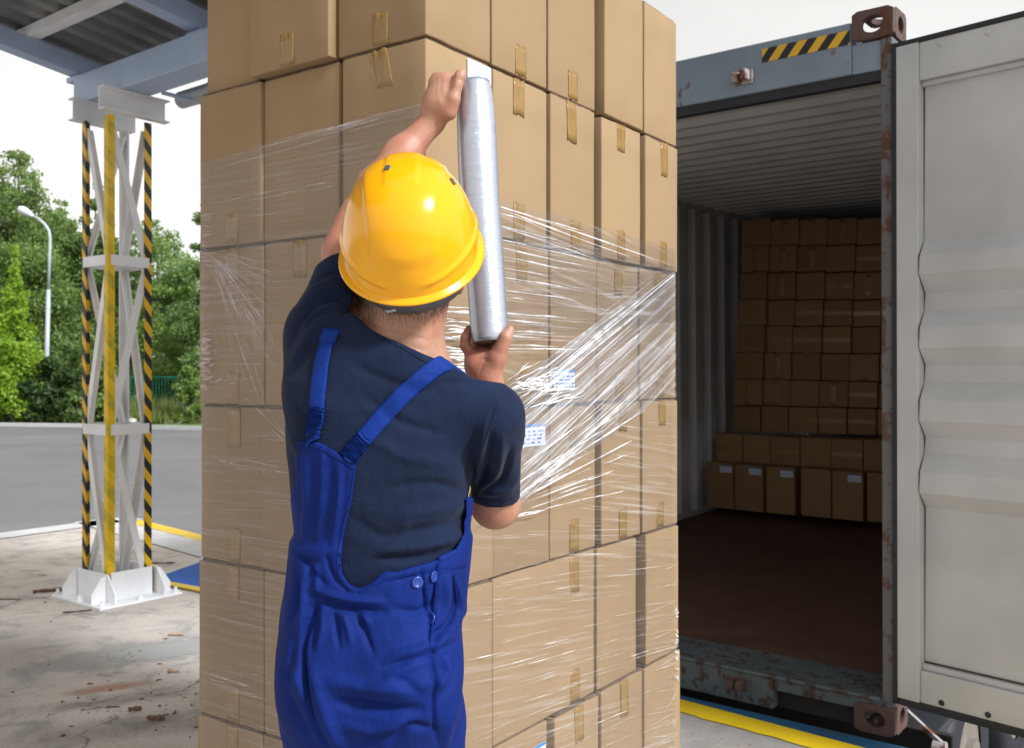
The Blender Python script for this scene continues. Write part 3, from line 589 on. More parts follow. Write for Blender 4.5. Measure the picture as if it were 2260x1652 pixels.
# sill
cb('sill', (XL+.16, .0, .006), (-.50, .10, .150), CONT_SILL, .006)
cb('sill', (-.4995, .008, .086), (-.012, .10, .150), CONT_SILL, .006)
cb('sill_top', (XL+.06, .1005, .10), (-.045, .30, .1475), CONT_SILL, .004)
cb('sill_recess', (-.4995, .05, .004), (-.160, .10, .0855), DARK_GAP)
mm = MB()
mm.tube([(x, -.002+.0015*noise.noise(Vector((x*6, 0, 0))), .147+.002*noise.noise(Vector((x*4, 3, 0)))) for x in np.linspace(XL+.16, -.05, 60)], .009, 8)
mm.build('sill_edge', CONT_SILL, con, smooth=True)
lug(-.66, .085)
# shell: floor, corrugated left wall, right wall, roof, end
cb('floor', (XL+.03, .3005, .09), (-.03, CL-.04, .145), FLOOR_WOOD)
def corr(pitch, depth, L0, L1):
    out = []; y = L0
    f = (.40, .52, .62) if depth < 0 else (.36, .5, .86)
    while y < L1-pitch: out += [(y, 0), (y+pitch*.12, 0) if depth < 0 else (y+pitch*.36, 0), (y+pitch*.24, depth) if depth < 0 else (y+pitch*.5, depth), (y+pitch*.46, depth) if depth < 0 else (y+pitch*.86, depth)] + ([(y+pitch*.86, 0)] if depth < 0 else []); y += pitch
    return out+[(y, 0), (L1, 0)]
pw = corr(.278, .05, .14, CL-.05)
def wall(name, xin, xs):
    mm = MB(); mm.sheet([[(xin-xs*d, y, z) for y, d in pw] for z in (.10, 2.745)]); o = mm.build(name, CONT_IN, con); q = o.modifiers.new('thick', 'SOLIDIFY'); q.thickness = .003; return o
wall('side_wall', XL+.05, 1); wall('side_wall', -.012, -1)
for xin in (XL-.005, -.07): cb('roof_rail', (xin, .141, 2.7455), (xin+.075, CL-.05, 2.86), CONT_IN)
for xin in (XL+.035, -.05): cb('floor_rail', (xin-.01, .302, .1455), (xin+.025, CL-.05, .19), CONT_IN)
pr = corr(.197, -.072, .10, CL-.05)
mm = MB(); mm.sheet([[(x, y, 2.775-d) for y, d in pr] for x in (XL+.05, -.02)]); o = mm.build('roof', CONT_IN, con); q = o.modifiers.new('thick', 'SOLIDIFY'); q.thickness = .003
cb('end_wall', (XL+.05, CL-.045, .10), (-.02, CL, 2.83), CONT_IN)
cb('underframe', (XL+.1, .13, -.02), (-.17, CL-.1, .0895), DARK_GAP)
# the right-hand door, swung right round: inner face towards us
hx, hy = -.004, -.004
dang = math.atan2(-.731, .682)-cyaw                 # direction of the open leaf in container axes
door = empty('door', (hx, hy, .142), (0, 0, dang)); door.parent = con; door['label'] = 'grey right-hand door swung wide open'
DH, DW = 2.60, 1.22
def db(name, lo, hi, mat, bevel=.004): mm = MB(); mm.box(lo, hi); return mm.build(name, mat, door, bevel)
db('stile', (.022, -.0, .03), (.108, .055, DH-.02), CONT_DOOR); db('stile', (DW-.09, 0, .03), (DW, .055, DH-.02), CONT_DOOR)
db('rail', (.1085, .010, DH-.165), (DW-.0905, .055, DH-.02), CONT_DOOR); db('rail', (.1085, .010, .03), (DW-.0905, .055, .155), CONT_DOOR)
db('rail_ledge', (.1088, .030, DH-.185), (DW-.0905, .056, DH-.1655), CONT_DOOR); db('rail_ledge', (.1088, .026, .1555), (DW-.0905, .056, .178), CONT_DOOR)
mm = MB(); zs = [(.1785, .052)]; z = .62
DR = [(527, 562, 601, 644), (683, 722, 766, 805), (844, 883, 929, 968), (1003, 1044, 1090, 1126)]
hz = lambda py: (CY-py)/FPX*3.62+CH-con.location.z-.142
for q_ in DR[::-1]: zs += [(hz(q_[3]), .052), (hz(q_[2]), .001), (hz(q_[1]), .001), (hz(q_[0]), .052)]
zs += [(DH-.1855, .052)]
mm.sheet([[(x, y, z) for x in (.1085, .13, .5, DW-.0905)] for z, y in zs]); o = mm.build('door_panel', CONT_DOOR, door); q = o.modifiers.new('thick', 'SOLIDIFY'); q.thickness = .003
mm = MB(); mm.sheet([[(.1092+dx, y-.0052, z) for dx in (0, (.0015, .006, .002, .006)[i % 4])] for i, (z, y) in enumerate(zs)]); mm.build('rust_seam', m_plain('rusty seam', (.09, .055, .035), .9, .4, 30), door)
mm = MB(); mm.box((.1095, .0455, .1786), (DW-.10, .0475, .186)); mm.build('rust_seam', bpy.data.materials['rusty seam'], door)
gk = MB(); gk.box((0, .004, .0), (.0215, .05, DH)); gk.box((.022, .004, DH-.0195), (DW, .05, DH)); gk.box((.022, .006, 0), (DW, .05, .0295)); gk.build('gasket', RUBBER, door, .005)
for i, x in enumerate((.19, .36, .53, .70)):
    for z in (.05, DH-.045):
        mm = MB(); mm.tube([(x, .0095, z), (x, .004, z)], [.012, .008], 10); mm.build('rivet', CONT_DOOR if z > 1 else RUBBER, door)
# the gap between dock edge and container: blue bumper beam
bump = empty('dock_bumper', CM @ Vector((-1.2, -.05, -.055))); bump.rotation_euler = (0, 0, cyaw); tag(bump, 'scuffed dark blue steel bumper plate between yellow dock edge and container', 'dock bumper')
mm = MB(); mm.box((-1.7, -.185, .0), (1.30, .045, .03)); mm.build('plate', BLUE_DARK, bump, .006)
mm = MB(); mm.box((-1.7, -.115, -.35), (1.02, .02, -.0005)); mm.build('beam', BLUE_DARK, bump)
# trailer under the container
tr = empty('trailer_chassis', CM @ Vector((-1.2, .4, -1.15))); tr.rotation_euler = (0, 0, cyaw); tag(tr, 'dark trailer chassis and wheels under the open container', 'trailer')
zt = -(tr.location.z)+con.location.z
for x in (-.55, .55): mm = MB(); mm.box((x-.07, .1, zt-.34), (x+.07, 5.6, zt-.03)); mm.build('chassis_beam', RUBBER, tr)
mm = MB(); mm.box((-1.1, .02, zt-.30), (1.32, .06, zt-.10)); mm.build('rear_bumper', DARK_GAP, tr, .006)
def wheel(x, y):
    r_ = .48; z = YARD+r_-tr.location.z; mm = MB(); prof = [(-.14, r_*.55), (-.15, r_*.86), (-.12, r_), (.12, r_), (.15, r_*.86), (.14, r_*.55)]
    k = 40; vs = []; fs = []
    for a, rr in prof: vs += [(x+a, y+rr*math.cos(2*math.pi*i/k), z+rr*math.sin(2*math.pi*i/k)) for i in range(k)]
    for j in range(5): fs += [(j*k+i, j*k+(i+1) % k, (j+1)*k+(i+1) % k, (j+1)*k+i) for i in range(k)]
    mm.add(vs, fs); wo = mm.build('wheel', RUBBER, tr, smooth=True)
    mm = MB(); mm.tube([(x-.05, y, z), (x+.13, y, z)], r_*.55, 32); mm.tube([(x+.13, y, z), (x+.17, y, z)], .12, 16); mm.build('rim', m_plain('dusty steel rim', (.20, .17, .14), .6, .2, 8) if 'dusty steel rim' not in bpy.data.materials else bpy.data.materials['dusty steel rim'], wo, smooth=False)
for y in (1.25, 2.55):
    for x in (-.95, .98): wheel(x, y)
mm = MB(); mm.box((.66, .10, zt-.70), (1.17, .12, zt-.14)); mm.box((.80, .125, zt-.16), (1.24, 1.0, zt-.13)); mm.build('mudguard', m_plain('black moulded plastic', (.03, .033, .038), .45, .1, 10), tr, .01)
mm = MB(); mm.bar((1.13, -.02, zt-.01), (1.3, -.05, zt-.12), .018, .018); mm.tube([(1.26, -.05, zt-.14), (1.31, -.05, zt-.14)], .035, 14); mm.build('twistlock_handle', LUG_M, tr)

# ------------------------------------------------------------------ boxes
def card_mesh(w, d, h, bevel=.0035, bulge=.0025, seed=0):
    """carton with softened edges, slightly bowed faces and a flap joint top and bottom"""
    bm = bmesh.new(); bmesh.ops.create_cube(bm, size=1)
    for v in bm.verts: v.co = Vector(((v.co.x+.5)*w, (v.co.y+.5)*d, (v.co.z+.5)*h))
    bmesh.ops.bevel(bm, geom=list(bm.edges), offset=bevel, segments=2, profile=.6, affect='EDGES')
    bmesh.ops.subdivide_edges(bm, edges=[e for e in bm.edges if e.calc_length() > .1], cuts=4, use_grid_fill=True)
    r = random.Random(seed); k = [r.uniform(-.4, 1) for _ in range(6)]; sh = Vector((seed*1.7 % 9, 0, 0))
    for v in bm.verts:
        p = v.co; u = (min(1, max(0, p.x/w)), min(1, max(0, p.y/d)), min(1, max(0, p.z/h))); b = lambda a: 4*a*(1-a)
        wob = .0012*noise.noise(p*9+sh)
        if u[1] < .03: p.y -= bulge*k[0]*b(u[0])*b(u[2])+wob
        if u[0] < .03: p.x -= bulge*k[1]*b(u[1])*b(u[2])+wob
        if u[0] > .97: p.x += bulge*k[2]*b(u[1])*b(u[2])*.5
        if u[1] > .97: p.y += bulge*k[3]*b(u[0])*b(u[2])*.5
        if u[2] > .97 or u[2] < .03: p.z += .0022*noise.noise(p*14+sh)
    me = bpy.data.meshes.new('cardboard_box'); bm.to_mesh(me); bm.free(); return me
def tape_patch(parent, axis, c, z0, z1, w=.046, off=.0016, tilt=0, seed=0, mat=None):
    """a strip of tape on a face: axis 'x' lies on the y=0 face, axis 'y' on the x=0 face; ragged cut ends"""
    r = random.Random(seed); mm = MB(); n = 9; rows = []
    zs = np.linspace(z0, z1, 6)
    for j, z in enumerate(zs):
        row = []
        for i in range(n):
            t = i/(n-1)-.5; zz = z+(r.uniform(-.004, .004) if j in (0, 5) else 0); x = c+t*w+tilt*(z-z0); o = -off-.0012*abs(noise.noise(Vector((t*6, z*40, seed))))
            row.append((x, o, zz) if axis == 'x' else (o, x, zz))
        rows.append(row)
    mm.sheet(rows); o = mm.build('tape', mat or TAPE, parent, smooth=True); q = o.modifiers.new('thick', 'SOLIDIFY'); q.thickness = .0004; return o
def label_patch(parent, axis, x0, x1, z0, z1, off=.0035, style='blue', seed=0):
    mm = MB(); q = (lambda x, z, o: (x, -o, z)) if axis == 'x' else (lambda x, z, o: (-o, x, z))
    mm.prism([q(x0, z0, off), q(x1, z0, off), q(x1, z1, off), q(x0, z1, off)], Vector(q(0, 0, -.0008)))
    lab = mm.build('shipping_label', PAPER, parent); r = random.Random(seed); pm = MB(); W_ = x1-x0; H_ = z1-z0
    def blot(a, b, c, d): pm.prism([q(x0+W_*a, z0+H_*c, off+.0009), q(x0+W_*b, z0+H_*c, off+.0009), q(x0+W_*b, z0+H_*d, off+.0009), q(x0+W_*a, z0+H_*d, off+.0009)], Vector(q(0, 0, -.0005)))
    if style == 'blue':
        blot(.0, 1, .86, 1)
        for row in range(4):
            a = .06
            while a < .9: b = a+r.uniform(.05, .16); blot(a, min(b, .95), .12+row*.17, .20+row*.17); a = b+r.uniform(.03, .1)
    else:
        for row in range(5): blot(.12+r.random()*.1, .6+r.random()*.3, .15+row*.14, .175+row*.14)
    pm.build('print', PRINT_BLUE if style == 'blue' else PRINT_GREY, lab)
CARD_FLAP = m_plain('crushed flap board', (.13, .085, .05), .9, .4, 40, .4)
# --- wrapped stack on the dock
SC = Vector((-.1856, 2.05, 0)); SR = Vector((.575, .818, 0)).normalized(); SLV = Vector((-SR.y, SR.x, 0)); syaw = math.atan2(SR.y, SR.x)
SM = Matrix.Translation(SC) @ Matrix.Rotation(syaw, 4, 'Z'); SMI = SM.inverted()
HB = .4047; TOP = 2.567
def fr(px):  # position along the right face for a photo column
    d = SMI.to_3x3() @ ray(px, CY); o = SMI @ Vector((0, 0, CH)); t = -o.y/d.y; return o.x+d.x*t
def fl(px):
    d = SMI.to_3x3() @ ray(px, CY); o = SMI @ Vector((0, 0, CH)); t = -o.x/d.x; return o.y+d.y*t
def fz_r(px, py): p = SMI @ hit_plane(px, py, SC, -SLV); return p.x, p.z
def fz_l(px, py): p = SMI @ hit_plane(px, py, SC, -SR); return p.y, p.z
rowname = ['top', 'second', 'third', 'fourth', 'fifth', 'bottom']
RIGHT = [[(936, 1082), (1088, 1208), (1214, 1316), (1331, 1415), (1422, 1492)],
         [(941, 1084), (1091, 1209), (1215, 1311), (1329, 1414), (1423, 1493)],
         [(938, 1086), (1089, 1210), (1212, 1313), (1323, 1412), (1414, 1492)],
         [(938, 1089), (1091, 1214), (1219, 1318), (1328, 1413), (1419, 1495)],
         [(937, 1087), (1093, 1316), (1321, 1407), (1426, 1497)],
         [(938, 1089), (1092, 1212), (1221, 1317), (1327, 1417), (1420, 1498)]]
LEFT = [[(936, 747), (742, 567), (567, 448)], [(941, 756), (747, 580), (579, 445)], [(938, 750), (747, 583), (582, 442)], [(938, 748), (745, 581), (580, 440)], [(937, 748), (745, 582), (581, 438)], [(938, 748), (745, 581), (580, 438)]]
TP_R = {0: {1: 'b', 2: 'b', 3: '', 4: ''}, 1: {1: 'tb', 2: 'tb', 3: 'tb', 4: 'tb'}, 2: {1: 'tb', 2: '', 3: 'tb', 4: 'tb'}, 3: {1: '', 2: 'tb', 3: 'tb', 4: 'tb'}, 4: {1: 'TB', 2: '', 3: ''}, 5: {1: '', 2: 't', 3: 't', 4: ''}}
TP_L = {0: {0: 'b', 1: 'b'}, 1: {0: 's', 2: 'b'}, 2: {1: 't', 2: 'tb'}, 3: {2: 'tb'}, 4: {2: 'tb'}, 5: {2: 't'}}
colR = ['on the near corner', 'first right of the near corner', 'second right of the near corner', 'third right of the near corner', 'last at the far right edge']
GRP = 'cardboard boxes of the wrapped stack'
def place_box(r0, r1, l0, l1, k, label, jr=0, jl=0, dz=0, mat=CARD, h=None):
    h = h or HB-.006-abs(rj.gauss(0, .0022)); b = empty('cardboard_box', SM @ Vector((r0+jr, l0+jl, TOP-HB*(k+1)+dz)), (0, 0, syaw)); tag(b, label, 'box', GRP)
    link('carton', card_mesh(r1-r0, l1-l0, h, seed=k*17+int(r0*100)+int(l0*50)), mat, b, True)
    mm = MB(); mm.box((.006, .006, h-.003), (r1-r0-.006, l1-l0-.006, HB-.0012)); mm.build('top_flap', CARD_FLAP, b, .001); return b
rj = random.Random(21)
for k in range(6):
    rr = [(fr(a), fr(b)) for a, b in RIGHT[k]]; ll = [(fl(a), fl(b)) for a, b in LEFT[k]]
    for i, (a, b) in enumerate(rr):
        l1 = ll[0][1] if i == 0 else .257; jl = 0 if i == 0 else rj.uniform(-.006, .007)
        if i == 0: a = 0.0
        nm = colR[i] if len(rr) == 5 else ['on the near corner', 'wide one behind the person', 'left of the dark gap', 'right of the dark gap'][i]
        bx = place_box(a, b, 0, l1, k, 'box in the %s row of the wrapped stack, %s' % (rowname[k], nm), 0, jl)
        w = b-a
        for q in TP_R[k].get(i, ''):
            c = w*.5+rj.uniform(-.012, .012)
            if q in 'TB': c = w*.78
            if q in 'bB': tape_patch(bx, 'x', c, .004, .004+rj.uniform(.07, .09), seed=k*31+i)
            if q in 'tT': tape_patch(bx, 'x', c, HB-.008-rj.uniform(.075, .11), HB-.008, tilt=rj.uniform(-.05, .05), seed=k*37+i+5)
        if k == 1 and i == 0: x0, z1 = fz_r(1030, 129); x1, z0 = fz_r(1084, 205); label_patch(bx, 'x', x0, w-.004, z0-(TOP-HB*2), z1-(TOP-HB*2), .003, 'grey', 4)
        if k == 2 and i == 2: x0, _ = fz_r(1216, 820); x1, _ = fz_r(1262, 820); _, z1 = fz_r(1230, 816); _, z0 = fz_r(1230, 862); zb = TOP-HB*3; label_patch(bx, 'x', x0-a, x1-a, z0-zb, z1-zb, .0035, 'blue', 5)
        if k == 3 and i == 1: x0, _ = fz_r(1130, 935); x1, _ = fz_r(1203, 935); _, z1 = fz_r(1180, 936); _, z0 = fz_r(1180, 985); zb = TOP-HB*4; label_patch(bx, 'x', x0-a, x1-a, z0-zb, z1-zb, .0035, 'blue', 6)
        if k == 5 and i == 1: x0, _ = fz_r(1165, 1645); x1, _ = fz_r(1206, 1645); _, z1 = fz_r(1203, 1638); zb = TOP-HB*6; label_patch(bx, 'x', x0-a, x1-a, z1-zb-.06, z1-zb, .0035, 'blue', 7)
        if k == 0 and i == 0: x0, _ = fz_r(1010, 60); tape_patch(bx, 'x', x0-a+.06, HB-.10, HB-.008, seed=3)
        if i == 0:
            for q in TP_L[k].get(0, ''):
                c = l1*.5
                if q == 'b': tape_patch(bx, 'y', c, .004, .075, seed=k+90)
                if q == 's': tape_patch(bx, 'y', c-.01, HB-.095, HB-.008, tilt=.22, seed=k+91)
    for i in (1, 2):
        a, b = ll[i]; jr = {(0, 1): -.022, (0, 2): .012, (1, 2): -.006}.get((k, i), rj.uniform(-.005, .006)); dz = {(0, 1): .0}.get((k, i), 0)
        nm = ['', 'middle of the shaded face', 'left edge of the shaded face'][i]
        bx = place_box(0, .50, a+(.002 if i == 1 else 0), b-.0015, k, 'box in the %s row of the wrapped stack, %s' % (rowname[k], nm), jr, 0, dz)
        for q in TP_L[k].get(i, ''):
            c = (b-a)*(.5 if i == 1 else .45)
            if q == 'b': tape_patch(bx, 'y', c, .004, .004+rj.uniform(.07, .09), seed=k*41+i)
            if q == 't': tape_patch(bx, 'y', c, HB-.008-rj.uniform(.08, .1), HB-.008, seed=k*43+i)
    # the back of the stack, seen only from aside
for k in range(6):
    for i, (a, b) in enumerate(((.262, .50), (.502, .74), (.742, .98), (.982, 1.235))):
        bm_ = place_box(a, b, .31, .76, k, 'box in the %s row at the hidden back of the stack, %s from near corner' % (rowname[k], ['first', 'second', 'third', 'fourth'][i])) if k == 0 else None
pal = empty('pallet', SM @ Vector((.62, .38, 0)), (0, 0, syaw)); tag(pal, 'timber pallet under the wrapped box stack', 'pallet')
for j in range(5): y = -.36+j*.18; mm = MB(); mm.box((-.61, y-.05, .112), (.61, y+.05, .136)); mm.build('board', PALLET_WOOD, pal, .002)
for y in (-.33, 0, .33): mm = MB(); mm.box((-.6, y-.05, 0), (.6, y+.05, .1115)); mm.build('bearer', PALLET_WOOD, pal, .002)

# --- boxes inside the container
GI = 'boxes stacked inside the container'
def inner_box(px0, px1, py0, py1, yl, dep, label, lab=False, tp=None, seed=0, dz=0):
    a = cl(px0, py1, 1, yl); b = cl(px1, py1, 1, yl); t = cl((px0+px1)/2, py0, 1, yl); z0 = cl((px0+px1)/2, py1, 1, yl).z
    w = b.x-a.x-.005-abs(rj.gauss(0, .004)); h = t.z-z0-.005-abs(rj.gauss(0, .003)); e = empty('cardboard_box', CM @ Vector((a.x, yl, z0)), (con.rotation_euler[0], con.rotation_euler[1], cyaw+rj.gauss(0, .012))); tag(e, label, 'box', GI)
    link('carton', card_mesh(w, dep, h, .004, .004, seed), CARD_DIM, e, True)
    if tp == 'h': mm = MB(); mm.box((0.002, -.003, h*.42), (w-.002, -.0022, h*.58)); mm.build('tape', TAPE, e)
    if tp == 'v': tape_patch(e, 'x', w*.5, .004, h*.95, .05, seed=seed)
    if lab: label_patch(e, 'x', w*.52, w*.95, h*.80, h*.95, .006, 'blue', seed)
YB = 3.95
seamy = [482, 541, 600, 661, 719, 778, 838, 896, 955]
ordn = ['top', 'second', 'third', 'fourth', 'fifth', 'sixth', 'seventh', 'eighth']; colw = ['first', 'second', 'third', 'fourth', 'fifth', 'sixth']
top_x = [1640, 1703, 1766, 1830, 1894, 1958, 2020]; bot_x = [1617, 1678, 1740, 1804, 1868, 1934, 2000]
for r_ in range(8):
    t = (seamy[r_]+30-482)/473
    for c_ in range(6):
        x0 = top_x[c_]*(1-t)+bot_x[c_]*t; x1 = top_x[c_+1]*(1-t)+bot_x[c_+1]*t; s_ = (c_-1)*2.2*(t*1.2-.35)
        tp = ('v' if (r_ in (0, 1, 2, 5, 6) and (r_+c_) % 5 != 0) else 'h') if (r_*7+c_*3) % 4 else None
        inner_box(x0+rj.uniform(-1.6, 1.6), x1, seamy[r_]+s_, seamy[r_+1]+s_, YB+rj.uniform(-.045, .03), .3, 'dim box in container, %s row of the tall back stack, %s from left' % (ordn[r_], colw[c_]), False, tp, r_*10+c_)
x9 = [1581, 1640, 1701, 1767, 1835, 1906, 1980]
for c_ in range(6): inner_box(x9[c_], x9[c_+1], 958+c_*2.6, 1024+c_*3.5, 3.72, .24, 'dim box in the container on top of the labelled front row, %s from left' % colw[c_], False, 'h' if c_ % 2 == 0 or c_ == 1 else None, 80+c_)
x10 = [(1560, 1621), (1622, 1686), (1691, 1756), (1768, 1836), (1837, 1907), (1914, 1985)]
for c_ in range(6): inner_box(x10[c_][0], x10[c_][1], 1021+c_*4.5, 1122+c_*6.6, 3.55, .38, 'box on the container floor, %s from left%s' % (colw[c_], ', the only one unlabelled' if c_ == 3 else ', with blue and white label'), c_ != 3, None, 95+c_)

# ================================================================== THE WORKER
class Field:
    """implicit surface on a grid: smooth union of tapered limbs, meshed by surface nets"""
    def __init__(s, lo, hi, h):
        s.lo = np.array(lo, float); s.h = h; s.n = np.ceil((np.array(hi)-s.lo)/h).astype(int)+1; s.F = np.full(s.n, .08, np.float32)
        s.ax = [s.lo[i]+h*np.arange(s.n[i]) for i in range(3)]
    def sub(s, lo, hi):
        a = np.clip(np.floor((np.array(lo)-s.lo)/s.h).astype(int), 0, s.n-1); b = np.clip(np.ceil((np.array(hi)-s.lo)/s.h).astype(int)+1, 1, s.n)
        sl_ = tuple(slice(i, j) for i, j in zip(a, b)); X, Y, Z = np.meshgrid(*[s.ax[i][sl_[i]] for i in range(3)], indexing='ij'); return sl_, X, Y, Z
    @staticmethod
    def smin(a, b, k):
        if k <= 0: return np.minimum(a, b)
        h = np.clip(.5+.5*(b-a)/k, 0, 1); return b+(a-b)*h-k*h*(1-h)
    def cone(s, a, b, ra, rb, k=.02, sub=False, squash=None):
        a = np.array(a); b = np.array(b); m = max(ra, rb)+.06; sl_, X, Y, Z = s.sub(np.minimum(a, b)-m, np.maximum(a, b)+m); d = b-a
        px, py, pz = X-a[0], Y-a[1], Z-a[2]; t = np.clip((px*d[0]+py*d[1]+pz*d[2])/max(1e-9, d@d), 0, 1)
        qx, qy, qz = px-d[0]*t, py-d[1]*t, pz-d[2]*t
        if squash is not None:      # (axis, factor): flatten across that axis
            ax, f = np.array(squash[0], float), squash[1]; ax /= np.linalg.norm(ax); c = qx*ax[0]+qy*ax[1]+qz*ax[2]; e = c*(1/f-1); qx = qx+ax[0]*e; qy = qy+ax[1]*e; qz = qz+ax[2]*e
        D = np.sqrt(qx*qx+qy*qy+qz*qz)-(ra+(rb-ra)*t)
        if squash is not None: D = D*max(squash[1], .5)
        s.F[sl_] = s.smin(s.F[sl_], D, k) if not sub else -s.smin(-s.F[sl_], D, k)
    def chain(s, pts, rs, k=.012, **q):
        for i in range(len(pts)-1): s.cone(pts[i], pts[i+1], rs[i], rs[i+1], k, **q)
    def ell(s, c, r, k=.02, M=None):
        c = np.array(c); m = max(r)+.05; sl_, X, Y, Z = s.sub(c-m, c+m); p = np.stack([X-c[0], Y-c[1], Z-c[2]], -1)
        if M is not None: p = p @ np.array(M)          # columns are the local axes
        q = p/np.array(r); l = np.linalg.norm(q, axis=-1); g = np.linalg.norm(q/np.array(r), axis=-1)+1e-6; s.F[sl_] = s.smin(s.F[sl_], l*(l-1)/g, k)
    def loft(s, rows, k=.02):
        """rows (z, xl, xr, yc, b): superelliptic sections"""
        rows = sorted(rows); zs = [r_[0] for r_ in rows]; I = lambda Z, j: np.interp(Z, zs, [r_[j] for r_ in rows])
        x0 = min(r_[1] for r_ in rows)-.05; x1 = max(r_[2] for r_ in rows)+.05; yb = max(r_[4] for r_ in rows)+.05; yc = rows[0][3]
        sl_, X, Y, Z = s.sub((x0, min(r_[3]-r_[4] for r_ in rows)-.05, zs[0]-.04), (x1, max(r_[3]+r_[4] for r_ in rows)+.05, zs[-1]+.04))
        xl, xr, c, b = I(Z, 1), I(Z, 2), I(Z, 3), I(Z, 4); a = (xr-xl)/2; u = np.abs(X-(xl+xr)/2)/a; v = np.abs(Y-c)/b
        D = ((u**2.4+v**2.4)**(1/2.4)-1)*np.minimum(a, b); cap = np.maximum(zs[0]-Z, Z-zs[-1]); D = np.maximum(D, cap)
        s.F[sl_] = s.smin(s.F[sl_], D, k)
    def mesh(s):
        F = s.F; n = s.n; neg = F < 0; cnt = np.zeros(n-1, np.int8)
        offs = [(i, j, k) for i in (0, 1) for j in (0, 1) for k in (0, 1)]
        for o in offs: cnt += neg[o[0]:n[0]-1+o[0], o[1]:n[1]-1+o[1], o[2]:n[2]-1+o[2]]
        act = np.argwhere((cnt > 0) & (cnt < 8)); idx = np.full(n-1, -1, np.int32); idx[tuple(act.T)] = np.arange(len(act))
        acc = np.zeros((len(act), 3)); c_ = np.zeros(len(act)); val = {o: F[tuple((act+o).T)] for o in offs}
        for o in offs:
            for ax in range(3):
                if o[ax] == 0:
                    q = list(o); q[ax] = 1; q = tuple(q); a, b = val[o], val[q]; m_ = (a < 0) != (b < 0); t = np.where(m_, a/np.where(m_, a-b, 1), 0)
                    P = np.array(o, float)[None].repeat(len(act), 0); P[:, ax] += t; acc += P*m_[:, None]; c_ += m_
        V = s.lo+(act+acc/c_[:, None])*s.h; faces = []
        for ax in range(3):
            b1, b2 = (ax+1) % 3, (ax+2) % 3; sl0 = [slice(None)]*3; sl1 = [slice(None)]*3; sl0[ax] = slice(0, -1); sl1[ax] = slice(1, None)
            e = np.argwhere(neg[tuple(sl0)] != neg[tuple(sl1)]); e = e[(e[:, b1] > 0) & (e[:, b2] > 0) & (e[:, b1] < n[b1]-1) & (e[:, b2] < n[b2]-1)]
            q = []
            for d1, d2 in ((1, 1), (0, 1), (0, 0), (1, 0)): c = e.copy(); c[:, b1] -= d1; c[:, b2] -= d2; q.append(idx[tuple(c.T)])
            q = np.stack(q, 1); flip = ~neg[tuple(e.T)]; q[flip] = q[flip][:, ::-1]; faces.append(q[(q >= 0).all(1)])
        return V, np.concatenate(faces)
def laplace(V, Q, it, lam=.5):
    E_ = np.concatenate([Q[:, [0, 1]], Q[:, [1, 2]], Q[:, [2, 3]], Q[:, [3, 0]]]); n = len(V)
    for _ in range(it):
        S = np.zeros((n, 3)); c = np.zeros(n)
        for a, b in ((0, 1), (1, 0)):
            for k in range(3): S[:, k] += np.bincount(E_[:, a], V[E_[:, b], k], n)
            c += np.bincount(E_[:, a], minlength=n)
        V = V+lam*(S/np.maximum(c, 1)[:, None]-V)
    return V
def normals(V, Q):
    N = np.cross(V[Q[:, 2]]-V[Q[:, 0]], V[Q[:, 3]]-V[Q[:, 1]]); out = np.zeros_like(V)
    for j in range(4):
        for k in range(3): out[:, k] += np.bincount(Q[:, j], N[:, k], len(V))
    return out/np.maximum(np.linalg.norm(out, axis=1), 1e-9)[:, None]
def to_px(V): return np.stack([CX+V[:, 0]/V[:, 1]*FPX, CY-(V[:, 2]-CH)/V[:, 1]*FPX], 1)
def seg_dist(P, a, b):
    a = np.array(a, float); d = np.array(b, float)-a; t = np.clip(((P-a)@d)/(d@d), 0, 1); return np.linalg.norm(P-a-t[:, None]*d, axis=1), t
def folds(V, Q, strokes):
    """push creases (negative) and ridges (positive, mm) into the cloth along curved strokes"""
    N = normals(V, Q); P = to_px(V); back = np.clip(-N[:, 1]*1.6+.35, 0, 1); D = np.zeros(len(V))
    for pts, amp, wid in strokes:
        ct = catmull(pts, 6); best = np.full(len(V), 1e9); tb = np.zeros(len(V)); n = len(ct)-1
        for i in range(n):
            d, t = seg_dist(P, ct[i], ct[i+1]); m_ = d < best; best[m_] = d[m_]; tb[m_] = (i+t[m_])/n
        D += amp*np.exp(-(best/wid)**2)*np.sin(np.pi*np.clip(tb*.92+.04, 0, 1))**.6
    return V+N*(D*back*.001)[:, None]
def catmull(p, k):
    p = [np.array(q, float) for q in p]; p = [2*p[0]-p[1]]+p+[2*p[-1]-p[-2]]; out = []
    for i in range(1, len(p)-2):
        for j in range(k):
            t = j/k; out.append(.5*(2*p[i]+(p[i+1]-p[i-1])*t+(2*p[i-1]-5*p[i]+4*p[i+1]-p[i+2])*t*t+(3*p[i]-p[i-1]-3*p[i+1]+p[i+2])*t**3))
    return out+[p[-2]]
def poly_sd(P, poly):
    """signed distance to a polygon in photo units (negative inside)"""
    d = np.full(len(P), 1e9); ins = np.zeros(len(P), bool); n = len(poly)
    for i in range(n):
        a = np.array(poly[i], float); b = np.array(poly[(i+1) % n], float); dd, _ = seg_dist(P, a, b); d = np.minimum(d, dd)
        if a[1] != b[1]: c = ((a[1] > P[:, 1]) != (b[1] > P[:, 1])) & (P[:, 0] < (b[0]-a[0])*(P[:, 1]-a[1])/(b[1]-a[1])+a[0]); ins ^= c
    return np.where(ins, -d, d)
def soft_noise(V, N, amp, sc):
    o = np.zeros(len(V)); r = np.random.default_rng(11)
    for i in range(7): w = r.normal(size=3)*sc*(1+.5*i); o += np.sin(V@w+r.uniform(0, 6))/(1+.5*i)
    return V+N*(o*amp/3)[:, None]
